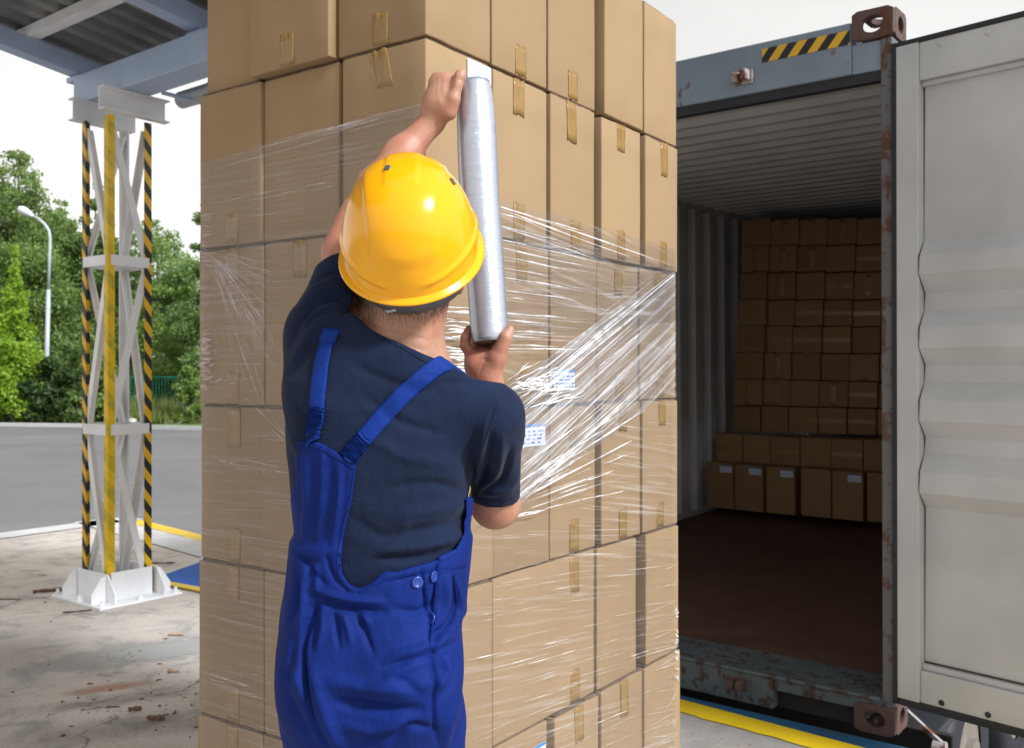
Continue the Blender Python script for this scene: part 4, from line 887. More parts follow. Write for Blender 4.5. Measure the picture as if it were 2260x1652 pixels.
def sm(V, Q, name, mat, parent): me = bpy.data.meshes.new(name); me.from_pydata(V.tolist(), [], Q.tolist()); return link(name, me, mat, parent, True)

ZT = 1.68
def P3(px, py, Z=ZT): v = W(px, py, Z); return (v.x, v.y, v.z)
def row(py, l, r_, b, zc=ZT): return (CH-(py-CY)/FPX*ZT, (l+8-CX)/FPX*ZT, (r_-8-CX)/FPX*ZT, zc, b)
man = empty('person', (W(820, 0, ZT).x, ZT, 0)); tag(man, 'person in navy t-shirt, blue bib overalls and yellow helmet holding up a film roll', 'person')
def child(o): o.matrix_parent_inverse = Matrix.Translation(-Vector(man.location)); return o

# ---- shirt: torso, shoulders, both sleeves
S = Field((-.47, 1.44, 1.03), (.07, 2.02, 1.70), .0034)
torso = [row(1330, 652, 1022, .108, 1.69), row(1250, 650, 1028, .112), row(1180, 650, 1033, .118), row(1100, 642, 1042, .124, 1.675), row(1000, 634, 1060, .130, 1.67), row(900, 633, 1066, .130, 1.665), row(840, 642, 1052, .118, 1.66), row(790, 668, 1010, .10, 1.655), row(745, 715, 965, .075, 1.65)]
S.loft(torso, .02)
S.cone(P3(735, 745, 1.66), P3(880, 800, 1.635), .078, .090, .04); S.cone(P3(895, 815, 1.635), P3(1078, 925, 1.625), .085, .060, .035)
S.cone(P3(716, 850, 1.66), P3(722, 745, 1.67), .068, .066, .03)                       # lat rising to the lifted arm
S.cone(P3(722, 745, 1.67), P3(752, 598, 1.745), .066, .0445, .02)
S.cone(P3(1080, 920, 1.628), P3(1089, 960, 1.65), .056, .051, .02); S.cone(P3(1089, 960, 1.65), P3(1093, 1095, 1.79), .049, .046, .014)
def cut(Fd, p, n, k=.0):  # remove everything on the +n side of a plane, near p only
    p = np.array(p); n = np.array(n, float); n /= np.linalg.norm(n); X, Y, Z = np.meshgrid(*Fd.ax, indexing='ij', sparse=True); d = (X-p[0])*n[0]+(Y-p[1])*n[1]+(Z-p[2])*n[2]
    r2 = (X-p[0])**2+(Y-p[1])**2+(Z-p[2])**2; Fd.F = np.where(r2 < .115**2, np.maximum(Fd.F, d), Fd.F)
va = np.array(P3(752, 598, 1.745))-np.array(P3(722, 745, 1.67)); S.cone(P3(742, 700, 1.68), P3(774, 590, 1.735), .050, .046, .02); cut(S, P3(748, 590, 1.745), np.array((-.030, .045, .12)))
vb = np.array(P3(1094, 1095, 1.79))-np.array(P3(1093, 960, 1.65)); cut(S, P3(1094, 1098, 1.79), (0.0, .25, -1))
# open the neck hole along the seen collar line
bandS = np.argwhere(S.F < .03); Ps = S.lo+bandS*S.h; nk = [(770, 690), (797, 709), (820, 727), (845, 741), (885, 758), (930, 780), (968, 797), (992, 807), (1045, 836), (1120, 848), (1150, 740), (1000, 600), (800, 600)]
npd = -poly_sd(to_px(Ps), nk)*Ps[:, 1]/FPX; far_ = (np.hypot(Ps[:, 0]-P3(890, 0)[0], Ps[:, 1]-1.66) > .22); npd[far_] = -.05; S.F[tuple(bandS.T)] = np.maximum(S.F[tuple(bandS.T)], npd.astype(np.float32))
baseF = S.F.copy()
V, Q = S.mesh(); V = laplace(V, Q, 2)
shirt_folds = [
 ([(640, 760), (680, 690), (740, 655), (798, 690)], -5, 9), ([(650, 790), (700, 720), (760, 700), (800, 715)], 5, 12), ([(665, 660), (720, 630), (780, 650)], 5, 11), ([(660, 690), (715, 655), (790, 668)], -5, 8),
 ([(690, 625), (740, 600), (785, 620)], -3.5, 7), ([(640, 830), (690, 770), (760, 745)], -4, 12), ([(655, 730), (700, 690), (760, 672)], 3, 8), ([(745, 715), (770, 690), (800, 700)], -3, 6),
 ([(1050, 1085), (1075, 1030), (1085, 960)], -6, 9), ([(1056, 1085), (1095, 1040), (1110, 965)], 5.5, 9), ([(1062, 1090), (1110, 1060), (1130, 990)], -5, 9), ([(1060, 1092), (1120, 1080), (1146, 1040)], 4, 8), ([(1052, 1078), (1058, 1010), (1075, 930)], 5, 10), ([(1045, 1085), (1035, 1040), (1045, 950)], -3.5, 10),
 ([(770, 800), (850, 840), (960, 865)], -2.5, 14), ([(810, 880), (880, 930), (980, 960)], -2.5, 12), ([(800, 960), (900, 1010), (1020, 1030)], 2.2, 16), ([(900, 870), (985, 845), (1060, 850)], -2, 12),
 ([(1040, 1090), (960, 1070), (860, 1075)], -4, 15), ([(1038, 1110), (980, 1120), (880, 1140)], 3, 16), ([(1036, 1140), (970, 1165), (860, 1180)], -4.5, 16), ([(1030, 1180), (960, 1200), (850, 1215)], 4, 15), ([(1000, 1210), (920, 1232), (820, 1235)], -4, 12), ([(785, 1150), (850, 1190), (930, 1180)], -3, 16),
 ([(645, 880), (680, 940), (690, 1010)], -3, 12), ([(640, 950), (665, 1000), (700, 1060)], 3, 14), ([(905, 1150), (880, 1190), (830, 1230)], 3, 14), ([(860, 850), (840, 900), (790, 950)], -1.5, 16), ([(1095, 890), (1075, 950), (1052, 1020)], -1.2, 4)]
V = folds(V, Q, [(a, b*1.8, c*.85) for a, b, c in shirt_folds]); V = soft_noise(V, normals(V, Q), .0016, 28)
shirt = child(sm(V, Q, 'shirt', SHIRT, man)); bvh_s = BVHTree.FromPolygons([Vector(v) for v in V], [tuple(q) for q in Q])

# ---- overalls: trousers, waist and back panel, cut by their seen outline
O = Field((-.47, 1.42, -.0), (.06, 1.99, 1.42), .0036)
hips = [row(1200, 650, 1036, .120, 1.675), row(1250, 646, 1034, .124, 1.675), row(1330, 626, 1026, .135, 1.675), row(1420, 613, 1027, .142, 1.68), row(1540, 609, 1024, .142, 1.685), row(1600, 618, 1023, .136, 1.69), row(1660, 634, 1020, .128, 1.695)]
O.loft([row(a, l, r_, b+.0065, zc) for a, l, r_, b, zc in [(1340, 648, 1026, .112, 1.685), (1250, 645, 1034, .114, 1.68), (1180, 646, 1044, .120, 1.68), (1100, 640, 1052, .125, 1.675), (1000, 632, 1062, .131, 1.67), (940, 631, 1064, .132, 1.667)]], .01)
O.loft(hips, .035)
O.ell(P3(748, 1490, 1.62), (.092, .088, .12), .04); O.ell(P3(892, 1490, 1.605), (.095, .09, .12), .04)
for hx_, kx, fx, dz_ in ((744, 754, 764, .02), (918, 912, 905, -.01)):
    a = np.array(P3(hx_, 1600, 1.69)); kn = np.array((W(kx, 0, 1.7).x, 1.68+dz_, .52)); ft = np.array((W(fx, 0, 1.7).x, 1.72+dz_, .06)); O.cone(a, kn, .085, .072, .03); O.cone(kn, ft, .075, .070, .03)
panel = [(655, 974), (700, 976), (722, 986), (752, 1004), (783, 1022), (787, 1034), (778, 1100), (766, 1150), (757, 1195), (751, 1238), (755, 1268), (770, 1290), (792, 1300), (815, 1292), (835, 1272), (851, 1262), (872, 1264), (905, 1254), (938, 1246), (963, 1238), (968, 1229), (1000, 1215), (1008, 1208), (1021, 1180), (1027, 1135), (1029, 1100), (1062, 1096), (1075, 1250), (1090, 1400), (1090, 3000), (540, 3000), (560, 1300), (618, 1240), (636, 1180), (640, 1145), (633, 1143), (640, 1100), (652, 1060)]
band = np.argwhere(O.F < .02); Pw = O.lo+band*O.h; pd = poly_sd(to_px(Pw), panel)*Pw[:, 1]/FPX
fr_ = Pw[:, 1] > ZT+.02                                  # unseen front: bib up to the chest
pd = np.where(fr_, np.maximum(np.abs(Pw[:, 0]-W(850, 0, ZT).x)-.13, Pw[:, 2]-1.34), pd); pd = np.where(Pw[:, 2] < 1.05, -.02, np.where(fr_, np.minimum(pd, Pw[:, 2]-1.10), pd))
O.F[tuple(band.T)] = np.maximum(O.F[tuple(band.T)], pd.astype(np.float32)); O.F[O.F > .02] = .02
V, Q = O.mesh(); V = laplace(V, Q, 2)
pant_folds = [
 ([(700, 1320), (760, 1345), (850, 1352)], -6, 9), ([(690, 1300), (760, 1322), (845, 1330)], 5, 9), ([(775, 1345), (800, 1385), (822, 1440)], -5, 8), ([(735, 1350), (742, 1385), (748, 1430)], -5, 8), ([(755, 1350), (770, 1390), (775, 1425)], 4, 8), ([(712, 1345), (712, 1390), (700, 1430)], 4, 8), ([(690, 1340), (694, 1390), (688, 1440)], -4, 8), ([(800, 1350), (815, 1380)], 4, 8),
 ([(865, 1345), (920, 1350), (960, 1330)], -4, 12), ([(1005, 1420), (940, 1450), (840, 1472)], -4, 8), ([(1000, 1400), (940, 1428), (870, 1445)], 5, 13),
 ([(745, 1550), (800, 1560), (860, 1570), (925, 1568)], -9, 17), ([(720, 1500), (800, 1515), (900, 1520), (960, 1500)], 6, 22), ([(860, 1645), (905, 1605), (960, 1612)], -6, 12), ([(755, 1600), (830, 1615), (900, 1590)], 5, 18), ([(800, 1640), (860, 1620)], -5, 12),
 ([(700, 1330), (668, 1420), (672, 1500), (690, 1590), (722, 1660)], -9, 9), ([(690, 1480), (712, 1560), (740, 1640)], 6, 16), ([(640, 1470), (670, 1530), (700, 1620)], 5, 12), ([(628, 1520), (660, 1590), (690, 1640)], -5, 12), ([(650, 1400), (640, 1470), (630, 1520)], -4, 12),
 ([(966, 1240), (960, 1300), (955, 1365), (948, 1430), (938, 1440)], -7, 5), ([(930, 1262), (935, 1310), (945, 1350), (956, 1365)], -5, 6), ([(1000, 1275), (1006, 1340), (990, 1380), (966, 1400), (955, 1440)], -8, 7), ([(985, 1270), (985, 1330), (972, 1380)], 6, 11), ([(1008, 1280), (1014, 1340), (1003, 1385)], 5, 6), ([(950, 1440), (958, 1500), (958, 1580), (965, 1640)], -5, 6), ([(970, 1430), (985, 1480), (965, 1520)], 7, 14), ([(1010, 1440), (1000, 1500), (975, 1540)], -5, 12), ([(1015, 1540), (990, 1600), (980, 1650)], 5, 12),
 ([(968, 1265), (1030, 1252)], -2, 4), ([(845, 1285), (900, 1275), (960, 1262)], -2.4, 5), ([(665, 1230), (690, 1260), (715, 1290)], -4, 8), ([(660, 1260), (655, 1320), (640, 1380)], -5, 8), ([(672, 1250), (672, 1330), (660, 1400)], 5, 8), ([(650, 1220), (670, 1236), (700, 1240)], -4, 6), ([(700, 1250), (700, 1300)], 4, 8), ([(720, 1225), (735, 1270), (770, 1310)], -4, 7),
 ([(690, 1010), (695, 1100), (690, 1200)], -1.6, 7), ([(730, 1010), (728, 1090), (715, 1190)], -1.6, 9), ([(750, 1030), (748, 1110), (735, 1200)], 3.5, 9), ([(672, 1010), (676, 1100), (670, 1200)], 3, 8), ([(762, 1030), (756, 1110), (742, 1200)], -1.4, 6), ([(712, 1000), (710, 1090), (700, 1190)], 2.5, 7), ([(830, 1520), (905, 1470), (930, 1440)], 3, 16), ([(880, 1500), (930, 1530)], -4, 14)]
V = folds(V, Q, [(a, b*1.75, c*.8) for a, b, c in pant_folds]); V = soft_noise(V, normals(V, Q), .0022, 22)
over = child(sm(V, Q, 'overalls', DENIM, man)); bvh_o = BVHTree.FromPolygons([Vector(v) for v in V], [tuple(q) for q in Q])
def cast(px, py, *bv):
    best = None
    for b in bv:
        h = b.ray_cast(Vector((0, 0, CH)), ray(px, py).normalized())
        if h[0] is not None and (best is None or h[3] < best[3]): best = h
    return best
def strap(name, pts, width, ruf0=None, mat=STRAP_M, lift=.004, over=()):
    ct = catmull(pts, 9); cs = []
    for p in ct:
        h = cast(p[0], p[1], bvh_s, bvh_o)
        if h: cs.append((h[0], h[1]))
    cs = [(cs[0][0]+Vector(o), (cs[0][1]+Vector((0, 0, 1.2))).normalized()) for o in over]+cs
    mm = MB(); g = []; n = len(cs)
    # smooth the centreline so the webbing spans small folds
    pts3 = [c[0] for c in cs]; nr = [c[1] for c in cs]
    for _ in range(3): pts3 = [pts3[0]]+[(pts3[i-1]+pts3[i]*2+pts3[i+1])/4 for i in range(1, n-1)]+[pts3[-1]]; nr = [nr[0]]+[((nr[i-1]+nr[i]*2+nr[i+1])/4).normalized() for i in range(1, n-1)]+[nr[-1]]
    fine = []
    for i in range(n-1):
        for j in range(5): t = j/5; fine.append((pts3[i].lerp(pts3[i+1], t), nr[i].lerp(nr[i+1], t).normalized(), (i+t)/(n-1)))
    for i, (p, nn, t) in enumerate(fine[:-1]):
        d = (fine[i+1][0]-p).normalized(); sd = d.cross(nn).normalized(); row_ = []
        ruff = 1 if (ruf0 and t > ruf0) else 0; ph = i*2.3
        wd = width*(1.0+.07*math.sin(ph*.53) if ruff else 1)
        for k in range(9):
            u = k/8-.5; o = lift+.0022*(1-(2*u)**2)+ruff*(.0032*math.sin(ph+3.0*u+1.2*math.sin(ph*.31))+.001)
            if ruff and abs(u) > .4: o += .0016*math.sin(ph*1.3+k)
            row_.append(p+sd*u*wd+nn*o)
        g.append(row_)
    mm.sheet(g); o = mm.build(name, mat, man, smooth=True); child(o); q = o.modifiers.new('thick', 'SOLIDIFY'); q.thickness = .003; q.offset = -1; return o
strap('strap', [(736, 722), (722, 760), (712, 800), (704, 860), (701, 905), (697, 940), (690, 980)], .029, .66, over=((.012, .085, -.03), (.008, .045, .004)))
strap('strap', [(1006, 806), (975, 805), (935, 832), (890, 872), (850, 915), (815, 955), (790, 985), (768, 1012)], .029, .74, over=((.03, .10, -.03), (.022, .05, .002)))
for px, py in ((921, 1286), (957, 1273), (951, 1365)):
    h = cast(px, py, bvh_o)
    if h:
        p, nn = h[0], h[1]; q = nn.to_track_quat('Z', 'Y').to_matrix(); mm = MB()
        prof = [(0, .0004), (.0055, .0004), (.0068, .0016), (.0092, .0014), (.0100, .0002), (.0095, -.001)]; k = 24; vs = []; fs = []
        for rr, zz in prof: vs += [p+q @ Vector((rr*math.cos(6.2832*i/k), rr*math.sin(6.2832*i/k), zz+.0012)) for i in range(k)]
        for j in range(5): fs += [(j*k+i, j*k+(i+1) % k, (j+1)*k+(i+1) % k, (j+1)*k+i) for i in range(k)]
        mm.add(vs, fs); b_ = child(mm.build('button', BUTTON, man, smooth=True))
# pocket and seam piping along the side opening, raised stitched edges
def seam(pts, r_=.0008, mat=DENIM, bv=(bvh_o,), name='seam'):
    q = [cast(p[0], p[1], *bv) for p in catmull(pts, 8)]; q = [h[0]+h[1]*.0006 for h in q if h]
    if len(q) > 3: mm = MB(); mm.tube(q, r_, 6); child(mm.build(name, mat, man, smooth=True))
seam([(966, 1236), (962, 1300), (956, 1365), (948, 1425)]); seam([(1002, 1272), (1008, 1340), (992, 1382), (968, 1402), (957, 1440)]); seam([(968, 1268), (1000, 1262), (1030, 1252)]); seam([(657, 985), (700, 988), (745, 1012), (778, 1034)])
seam([(782, 1034), (772, 1100), (760, 1150), (750, 1200), (745, 1240), (752, 1278), (775, 1302)]); seam([(792, 1309), (830, 1290), (868, 1278), (920, 1266)]); seam([(700, 1330), (672, 1420), (674, 1500), (692, 1590)])
seam([(800, 722), (840, 744), (885, 768), (930, 795), (968, 812)], .0008, SHIRT, (bvh_s,), 'collar_seam'); seam([(1100, 886), (1080, 945), (1058, 1010), (1050, 1060)], .0008, SHIRT, (bvh_s,), 'sleeve_seam'); seam([(1052, 1100), (1090, 1106), (1132, 1098)], .0008, SHIRT, (bvh_s,), 'sleeve_seam')
# shoes (below the frame)
for fx in (758, 905):
    x = W(fx, 0, 1.7).x; Bf = Field((x-.08, 1.58, -.01), (x+.08, 1.97, .16), .006); Bf.cone((x, 1.70, .05), (x, 1.86, .035), .047, .04, .03); Bf.cone((x, 1.70, .05), (x, 1.71, .13), .045, .045, .03)
    X_, Y_, Z_ = np.meshgrid(*Bf.ax, indexing='ij', sparse=True); Bf.F = np.maximum(Bf.F, .002-Z_).astype(np.float32); V, Q = Bf.mesh(); child(sm(laplace(V, Q, 1), Q, 'shoe', RUBBER, man))

# ---- body: one continuous skin surface
Bd = Field((-.47, 1.46, .92), (.03, 2.03, 2.02), .0031)
Bd.loft([row(1380, 690, 990, .085, 1.685), row(1250, 665, 1012, .095), row(1100, 660, 1030, .105), row(950, 652, 1045, .108, 1.668), row(840, 668, 1030, .095, 1.66), row(790, 700, 985, .082, 1.655), row(752, 748, 955, .062, 1.65)], .02)
Bd.cone(P3(745, 760, 1.66), P3(880, 815, 1.645), .06, .07, .03); Bd.cone(P3(895, 835, 1.645), P3(1075, 935, 1.63), .058, .042, .03)
# neck with the two tendons and a skin roll, head tilted back under the helmet
Bd.cone(P3(884, 800, 1.655), P3(893, 690, 1.645), .074, .0665, .03); Bd.cone(P3(893, 690, 1.645), P3(900, 620, 1.645), .0665, .070, .02)
Bd.cone(P3(862, 690, 1.592), P3(858, 770, 1.600), .020, .024, .02); Bd.cone(P3(925, 695, 1.592), P3(920, 775, 1.600), .020, .024, .02)
tl_ = R(38); HM = np.array([[1, 0, 0], [0, math.cos(tl_), math.sin(tl_)], [0, -math.sin(tl_), math.cos(tl_)]]).T
HM = np.stack([np.array((1, 0, .05)), np.array((0, math.cos(tl_), math.sin(tl_))), np.array((-.05, -math.sin(tl_), math.cos(tl_)))], 1)
hc = np.array(P3(908, 590, 1.665)); HP = lambda a, b, c: tuple(hc+HM @ np.array((a, b, c)))
Bd.ell(HP(0, 0, .01), (.076, .095, .10), .03, HM); Bd.ell(HP(0, .045, -.07), (.055, .055, .055), .03, HM)       # skull and jaw
Bd.cone(HP(0, .095, .0), HP(0, .112, -.035), .009, .014, .012); Bd.ell(HP(0, .093, -.068), (.024, .010, .008), .008, HM)   # nose, mouth
for sx in (-1, 1):
    Bd.ell(HP(sx*.032, .080, .012), (.014, .012, .010), .008, HM); Bd.ell(HP(sx*.081, -.005, -.025), (.010, .020, .032), .010, HM); Bd.ell(HP(sx*.03, .086, .030), (.022, .010, .008), .010, HM)
# left arm, lifted
sh, el, wr = P3(735, 720, 1.672), P3(832, 420, 1.85), P3(955, 268, 1.875)
Bd.cone(sh, el, .047, .041, .03); Bd.cone(P3(760, 560, 1.76), P3(795, 480, 1.81), .043, .040, .02)
Bd.cone(el, P3(886, 343, 1.865), .041, .033, .02); Bd.cone(P3(884, 346, 1.865), wr, .033, .0225, .02, squash=((0, 1, 0), .85))
# right arm: hanging upper arm, forearm folded up in front of the shoulder
el2, wr2 = P3(1092, 1117, 1.80), P3(1078, 848, 1.855)
Bd.cone(P3(1085, 935, 1.65), el2, .040, .0395, .02); Bd.cone(P3(1075, 1105, 1.79), P3(1108, 1116, 1.81), .033, .034, .012); Bd.cone(el2, P3(1086, 1000, 1.855), .040, .041, .02); Bd.cone(P3(1086, 1000, 1.855), wr2, .041, .0255, .02, squash=((0, 1, 0), .85))
# left hand: fist closed over the top of the roll, thumb lying up along it
k = .006
Bd.cone(wr, P3(967, 228, 1.868), .0225, .0295, .015, squash=((.35, 1, .1), .74)); Bd.cone(P3(966, 232, 1.866), P3(979, 190, 1.868), .0315, .0275, .012, squash=((.3, 1, .1), .78)); Bd.cone(P3(984, 236, 1.864), P3(1000, 192, 1.866), .0235, .0175, .012)
for kn in ((959, 181, 1.868), (968, 170, 1.868), (981, 164, 1.870), (996, 164, 1.876)): Bd.cone(P3(kn[0]+5, kn[1]+28, kn[2]+.004), P3(*kn), .010, .0118, .007)
Bd.chain([P3(997, 180, 1.866), P3(1012, 184, 1.862+.03), P3(1030, 193, 1.915), P3(1044, 205, 1.925)], [.0105, .0098, .009, .008], k)
Bd.chain([P3(986, 174, 1.874), P3(1003, 176, 1.905), P3(1026, 184, 1.932), P3(1042, 196, 1.940)], [.0108, .010, .009, .008], k)
Bd.chain([P3(974, 178, 1.880), P3(988, 184, 1.915), P3(1012, 200, 1.942), P3(1030, 216, 1.950)], [.0105, .0098, .009, .008], k)
Bd.chain([P3(963, 188, 1.880), P3(976, 202, 1.912), P3(996, 222, 1.938), P3(1012, 238, 1.946)], [.0095, .0088, .008, .007], k)
Bd.chain([P3(990, 248, 1.854), P3(1000, 220, 1.846), P3(1009, 188, 1.844), P3(1015, 170, 1.846), P3(1023, 149, 1.852)], [.0165, .0135, .0106, .0112, .0088], .005)
# right hand: open palm under the roll end, thumb up on the right, fingers behind it
Bd.cone(wr2, P3(1064, 812, 1.858), .0255, .031, .015, squash=((0, 1, .1), .72)); Bd.cone(P3(1050, 806, 1.862), P3(1082, 802, 1.862), .0195, .0205, .014); Bd.cone(P3(1046, 788, 1.868), P3(1080, 785, 1.872), .0155, .017, .014)
Bd.cone(P3(1080, 826, 1.852), P3(1096, 790, 1.842), .021, .0175, .014)
Bd.chain([P3(1096, 792, 1.842), P3(1107, 765, 1.836), P3(1115, 746, 1.834), P3(1125, 728, 1.840)], [.0165, .0125, .0118, .0088], .010)
Bd.chain([P3(1042, 786, 1.866), P3(1026, 764, 1.862), P3(1027, 745, 1.860), P3(1035, 727, 1.864)], [.0115, .0094, .0088, .0080], k)
Bd.chain([P3(1052, 780, 1.876), P3(1046, 758, 1.905), P3(1048, 730, 1.912), P3(1054, 708, 1.908)], [.011, .0102, .0096, .0085], k)
Bd.chain([P3(1066, 778, 1.880), P3(1066, 755, 1.913), P3(1066, 722, 1.918), P3(1070, 698, 1.914)], [.0112, .0104, .0096, .0085], k)
Bd.chain([P3(1082, 780, 1.880), P3(1088, 758, 1.910), P3(1090, 728, 1.914), P3(1092, 706, 1.908)], [.011, .0102, .0095, .0085], k)
V, Q = Bd.mesh(); V = laplace(V, Q, 1, .4)
skin_folds = [([(815, 722), (870, 735), (950, 752)], -1.6, 4), ([(822, 745), (880, 760), (945, 775)], -1.4, 4), ([(1042, 800), (1062, 792), (1085, 800)], -1.2, 2.5), ([(1056, 830), (1064, 808), (1078, 786)], -1.5, 3), ([(1036, 778), (1050, 770), (1064, 772)], -1.0, 2.5), ([(1010, 178), (1018, 176), (1025, 178)], -.8, 2), ([(990, 200), (998, 188), (1003, 172)], -2.2, 3), ([(968, 205), (972, 188), (974, 172)], -1.2, 2.5), ([(958, 210), (962, 195), (964, 182)], -1.0, 2.5), ([(984, 200), (988, 185), (988, 170)], -1.0, 2.5), ([(955, 250), (975, 262)], -.8, 4), ([(1020, 160), (1026, 158)], .0, 2),
 ([(908, 330), (930, 300), (950, 272)], -1.0, 6), ([(973, 230), (966, 205)], .8, 4), ([(982, 225), (980, 195)], .8, 4)]
V = folds(V, Q, skin_folds); body = child(sm(V, Q, 'body', SKIN, man))
Pb = to_px(V); at = body.data.attributes.new('stubble', 'FLOAT', 'POINT'); ok_ = (np.abs(Pb[:, 0]-890) < 105) & (Pb[:, 1] < 800) & (V[:, 2] < 1.72) & (V[:, 1] < 1.72)
at.data.foreach_set('value', np.where(ok_, np.clip((742-Pb[:, 1]-.0011*(Pb[:, 0]-890)**2*0)/95, 0, 1), 0).astype(np.float32))
bvh_b = BVHTree.FromPolygons([Vector(v) for v in V], [tuple(q) for q in Q])
def nail(px, py, up, w=.0055, l=.008):
    h = cast(px, py, bvh_b)
    if not h: return
    p, nn = h[0], h[1]; u = (Vector(up)-nn*Vector(up).dot(nn)).normalized(); s_ = u.cross(nn); mm = MB(); g = []
    for i in range(5):
        a = i/4*2-1; g.append([p+u*l*a+s_*w*b*math.sqrt(max(0.08, 1-.75*max(0, a)**2))+nn*(.0009-.0018*b*b) for b in (-1, -.5, 0, .5, 1)])
    mm.sheet(g); child(mm.build('thumbnail', NAIL, man, smooth=True))
nail(1022, 150, (.3, 0, 1), .0048, .0065)
# hair edge below the helmet: a thin cap hugging the back of the head
hm = MB(); g = []
for i in range(9):
    c = .02-.085*i/8; row_ = []
    for j in range(25):
        a = math.pi*(-.02+1.04*j/24); rr = 1.045 if i < 8 else 1.0; z = math.sqrt(max(.05, 1-((c-.01)/.10)**2)); row_.append(HP(-.078*rr*z*math.cos(a), -.097*rr*z*math.sin(a), c))
    g.append(row_)
hm.sheet(g); child(hm.build('hair', HAIR, man, smooth=True))

# ---- helmet
tilt = R(42); HC = Vector(W(908, 549, 1.60)); hr = Vector((1, 0, .047)).normalized(); hf = Vector((0, math.cos(tilt), math.sin(tilt))); hu = hr.cross(hf).normalized(); hf = hu.cross(hr).normalized()
def hp(a, b, c): return HC+hr*a+hf*b+hu*c
NU, NV = 128, 64
def sst(x, a, b): t = min(1, max(0, (x-a)/(b-a))); return t*t*(3-2*t)
g = []
for j in range(NV+1):
    v = j/NV; ph = v*math.pi/2; row_ = []
    for i in range(NU+1):
        th = 2*math.pi*i/NU; cu, su = math.cos(th), math.sin(th); e = .80
        rad = math.cos(ph)**e if v < 1 else 0; a = .1135*cu*rad; b = .137*su*rad; c = .150*math.sin(ph)**.96
        d = 0
        # raised crown with stepped shoulders, widening to the front
        edge = .062+.012*(b/.137); d += .0034*(1-sst(abs(a), edge-.004, edge+.004))*sst(c, .045, .07)
        d += .0022*(1-sst(abs(a), .022, .030))*sst(c, .118, .128)*sst(b, -.045, -.035)
        # rain gutter low at the sides and back
        gl = .018+.020*abs(cu)**1.6; d += .0042*math.exp(-((c-gl)/.0045)**2)*(sst(abs(cu), .12, .42) if su < 0 else 1)
        nrm = Vector((a/.1135**2, b/.137**2, c/.150**2)).normalized(); row_.append(hp(a+nrm.x*d, b+nrm.y*d, c+nrm.z*d))
    g.append(row_)
mm = MB(); mm.sheet(g)
# rolled rim and short peak
rim = []
for dr, dz_ in ((0, .0), (.004, -.004), (.0085, -.0055), (.0100, -.0085), (.0075, -.0105), (.002, -.009), (-.003, -.004), (-.003, .004)):
    row_ = []
    for i in range(NU+1):
        th = 2*math.pi*i/NU; pk = max(0, math.sin(th))**3*.045 if dr > 0 else 0; row_.append(hp((.1135+dr)*math.cos(th), (.137+dr)*math.sin(th)+pk*min(1, dr/.0075), dz_-pk*.25))
    rim.append(row_)
mm.sheet(rim); hel = child(mm.build('helmet', HELMET, man, smooth=True))
for px, py in ((855, 372), (998, 402)):
    o_ = Vector((0, 0, CH)); bvh_h = BVHTree.FromPolygons([hel.matrix_parent_inverse.inverted() @ v.co if False else v.co.copy() for v in hel.data.vertices], [tuple(p.vertices) for p in hel.data.polygons]); h = bvh_h.ray_cast(o_, ray(px, py).normalized())
    if h[0] is not None:
        q = h[1].to_track_quat('Z', 'Y').to_matrix().to_4x4(); Mx = Matrix.Translation(h[0]) @ q; b2 = MB(); b2.box((-.0035, -.006, -.002), (.0035, .006, .0022), Mx)
        for z_ in (-.004, 0, .004): b2.box((-.0042, z_-.0012, -.002), (.0042, z_+.0012, .0032), Mx)
        so_ = b2.build('vent_clip', GREY_PLASTIC, hel, .0006); so_.matrix_parent_inverse = Matrix.Identity(4)
# inner headband showing under the rear rim, with its clip
mm = MB(); g = []
for c, rr in ((.0, .95), (-.012, .93), (-.032, .89), (-.050, .85)):
    g.append([hp(.108*rr*math.cos(t_), .128*rr*math.sin(t_), c) for t_ in np.linspace(math.pi*1.08, math.pi*1.92, 30)])
mm.sheet(g); hb = mm.build('headband', GREY_PLASTIC, hel, smooth=True); q = hb.modifiers.new('thick', 'SOLIDIFY'); q.thickness = .003
hh = BVHTree.FromPolygons([v.co.copy() for v in hb.data.vertices], [tuple(p.vertices) for p in hb.data.polygons]).ray_cast(Vector((0, 0, CH)), ray(864, 684).normalized())
if hh[0] is not None: b2 = MB(); b2.box((-.012, -.0035, -.001), (.012, .0035, .003), Matrix.Translation(hh[0]) @ (hh[1] if hh[1].y < 0 else -hh[1]).to_track_quat('Z', 'Y').to_matrix().to_4x4() @ Matrix.Rotation(R(8), 4, 'Z')); b2.build('strap_clip', STEEL_GALV, hel, .001)

# ================================================================== FILM ROLL AND WRAP
rt, rb = W(1047, 183, 1.905), W(1081, 756, 1.858)
ax = (rt-rb).normalized(); roll = empty('film_roll', rb); tag(roll, 'silvery roll of clear stretch film held upright in both hands of the person', 'film roll')
mm = MB(); n = 60; pts = [rb+(rt-rb)*(i/n)-rb-Vector((.005*math.sin(math.pi*min(1, i/n*1.0))**2*(i/n), 0, 0)) for i in range(n+1)]
mm.tube(pts, [float(np.interp(i/n, (0, .02, .25, .7, .85, .97, 1), (.0345, .0368, .0378, .0402, .039, .0345, .0315)))+.0007*noise.noise(Vector((0, 0, i*.45))) for i in range(n+1)], 48, m=0); rf = mm.build('wound_film', ROLL, roll)
for p in rf.data.polygons: p.use_smooth = len(p.vertices) == 4
CORE = m_plain('brown cardboard core', (.16, .095, .05), .8, .2, 20)
mm = MB(); mm.tube([Vector((0, 0, 0))-ax*.003, Vector((0, 0, 0))+ax*.01], .0215, 24); mm.build('core', CORE, roll)
film = empty('stretch_film', SM @ Vector((0, 0, .2)), (0, 0, syaw)); tag(film, 'clear stretch film wrapped and bunched in streaks around the box stack', 'stretch film')
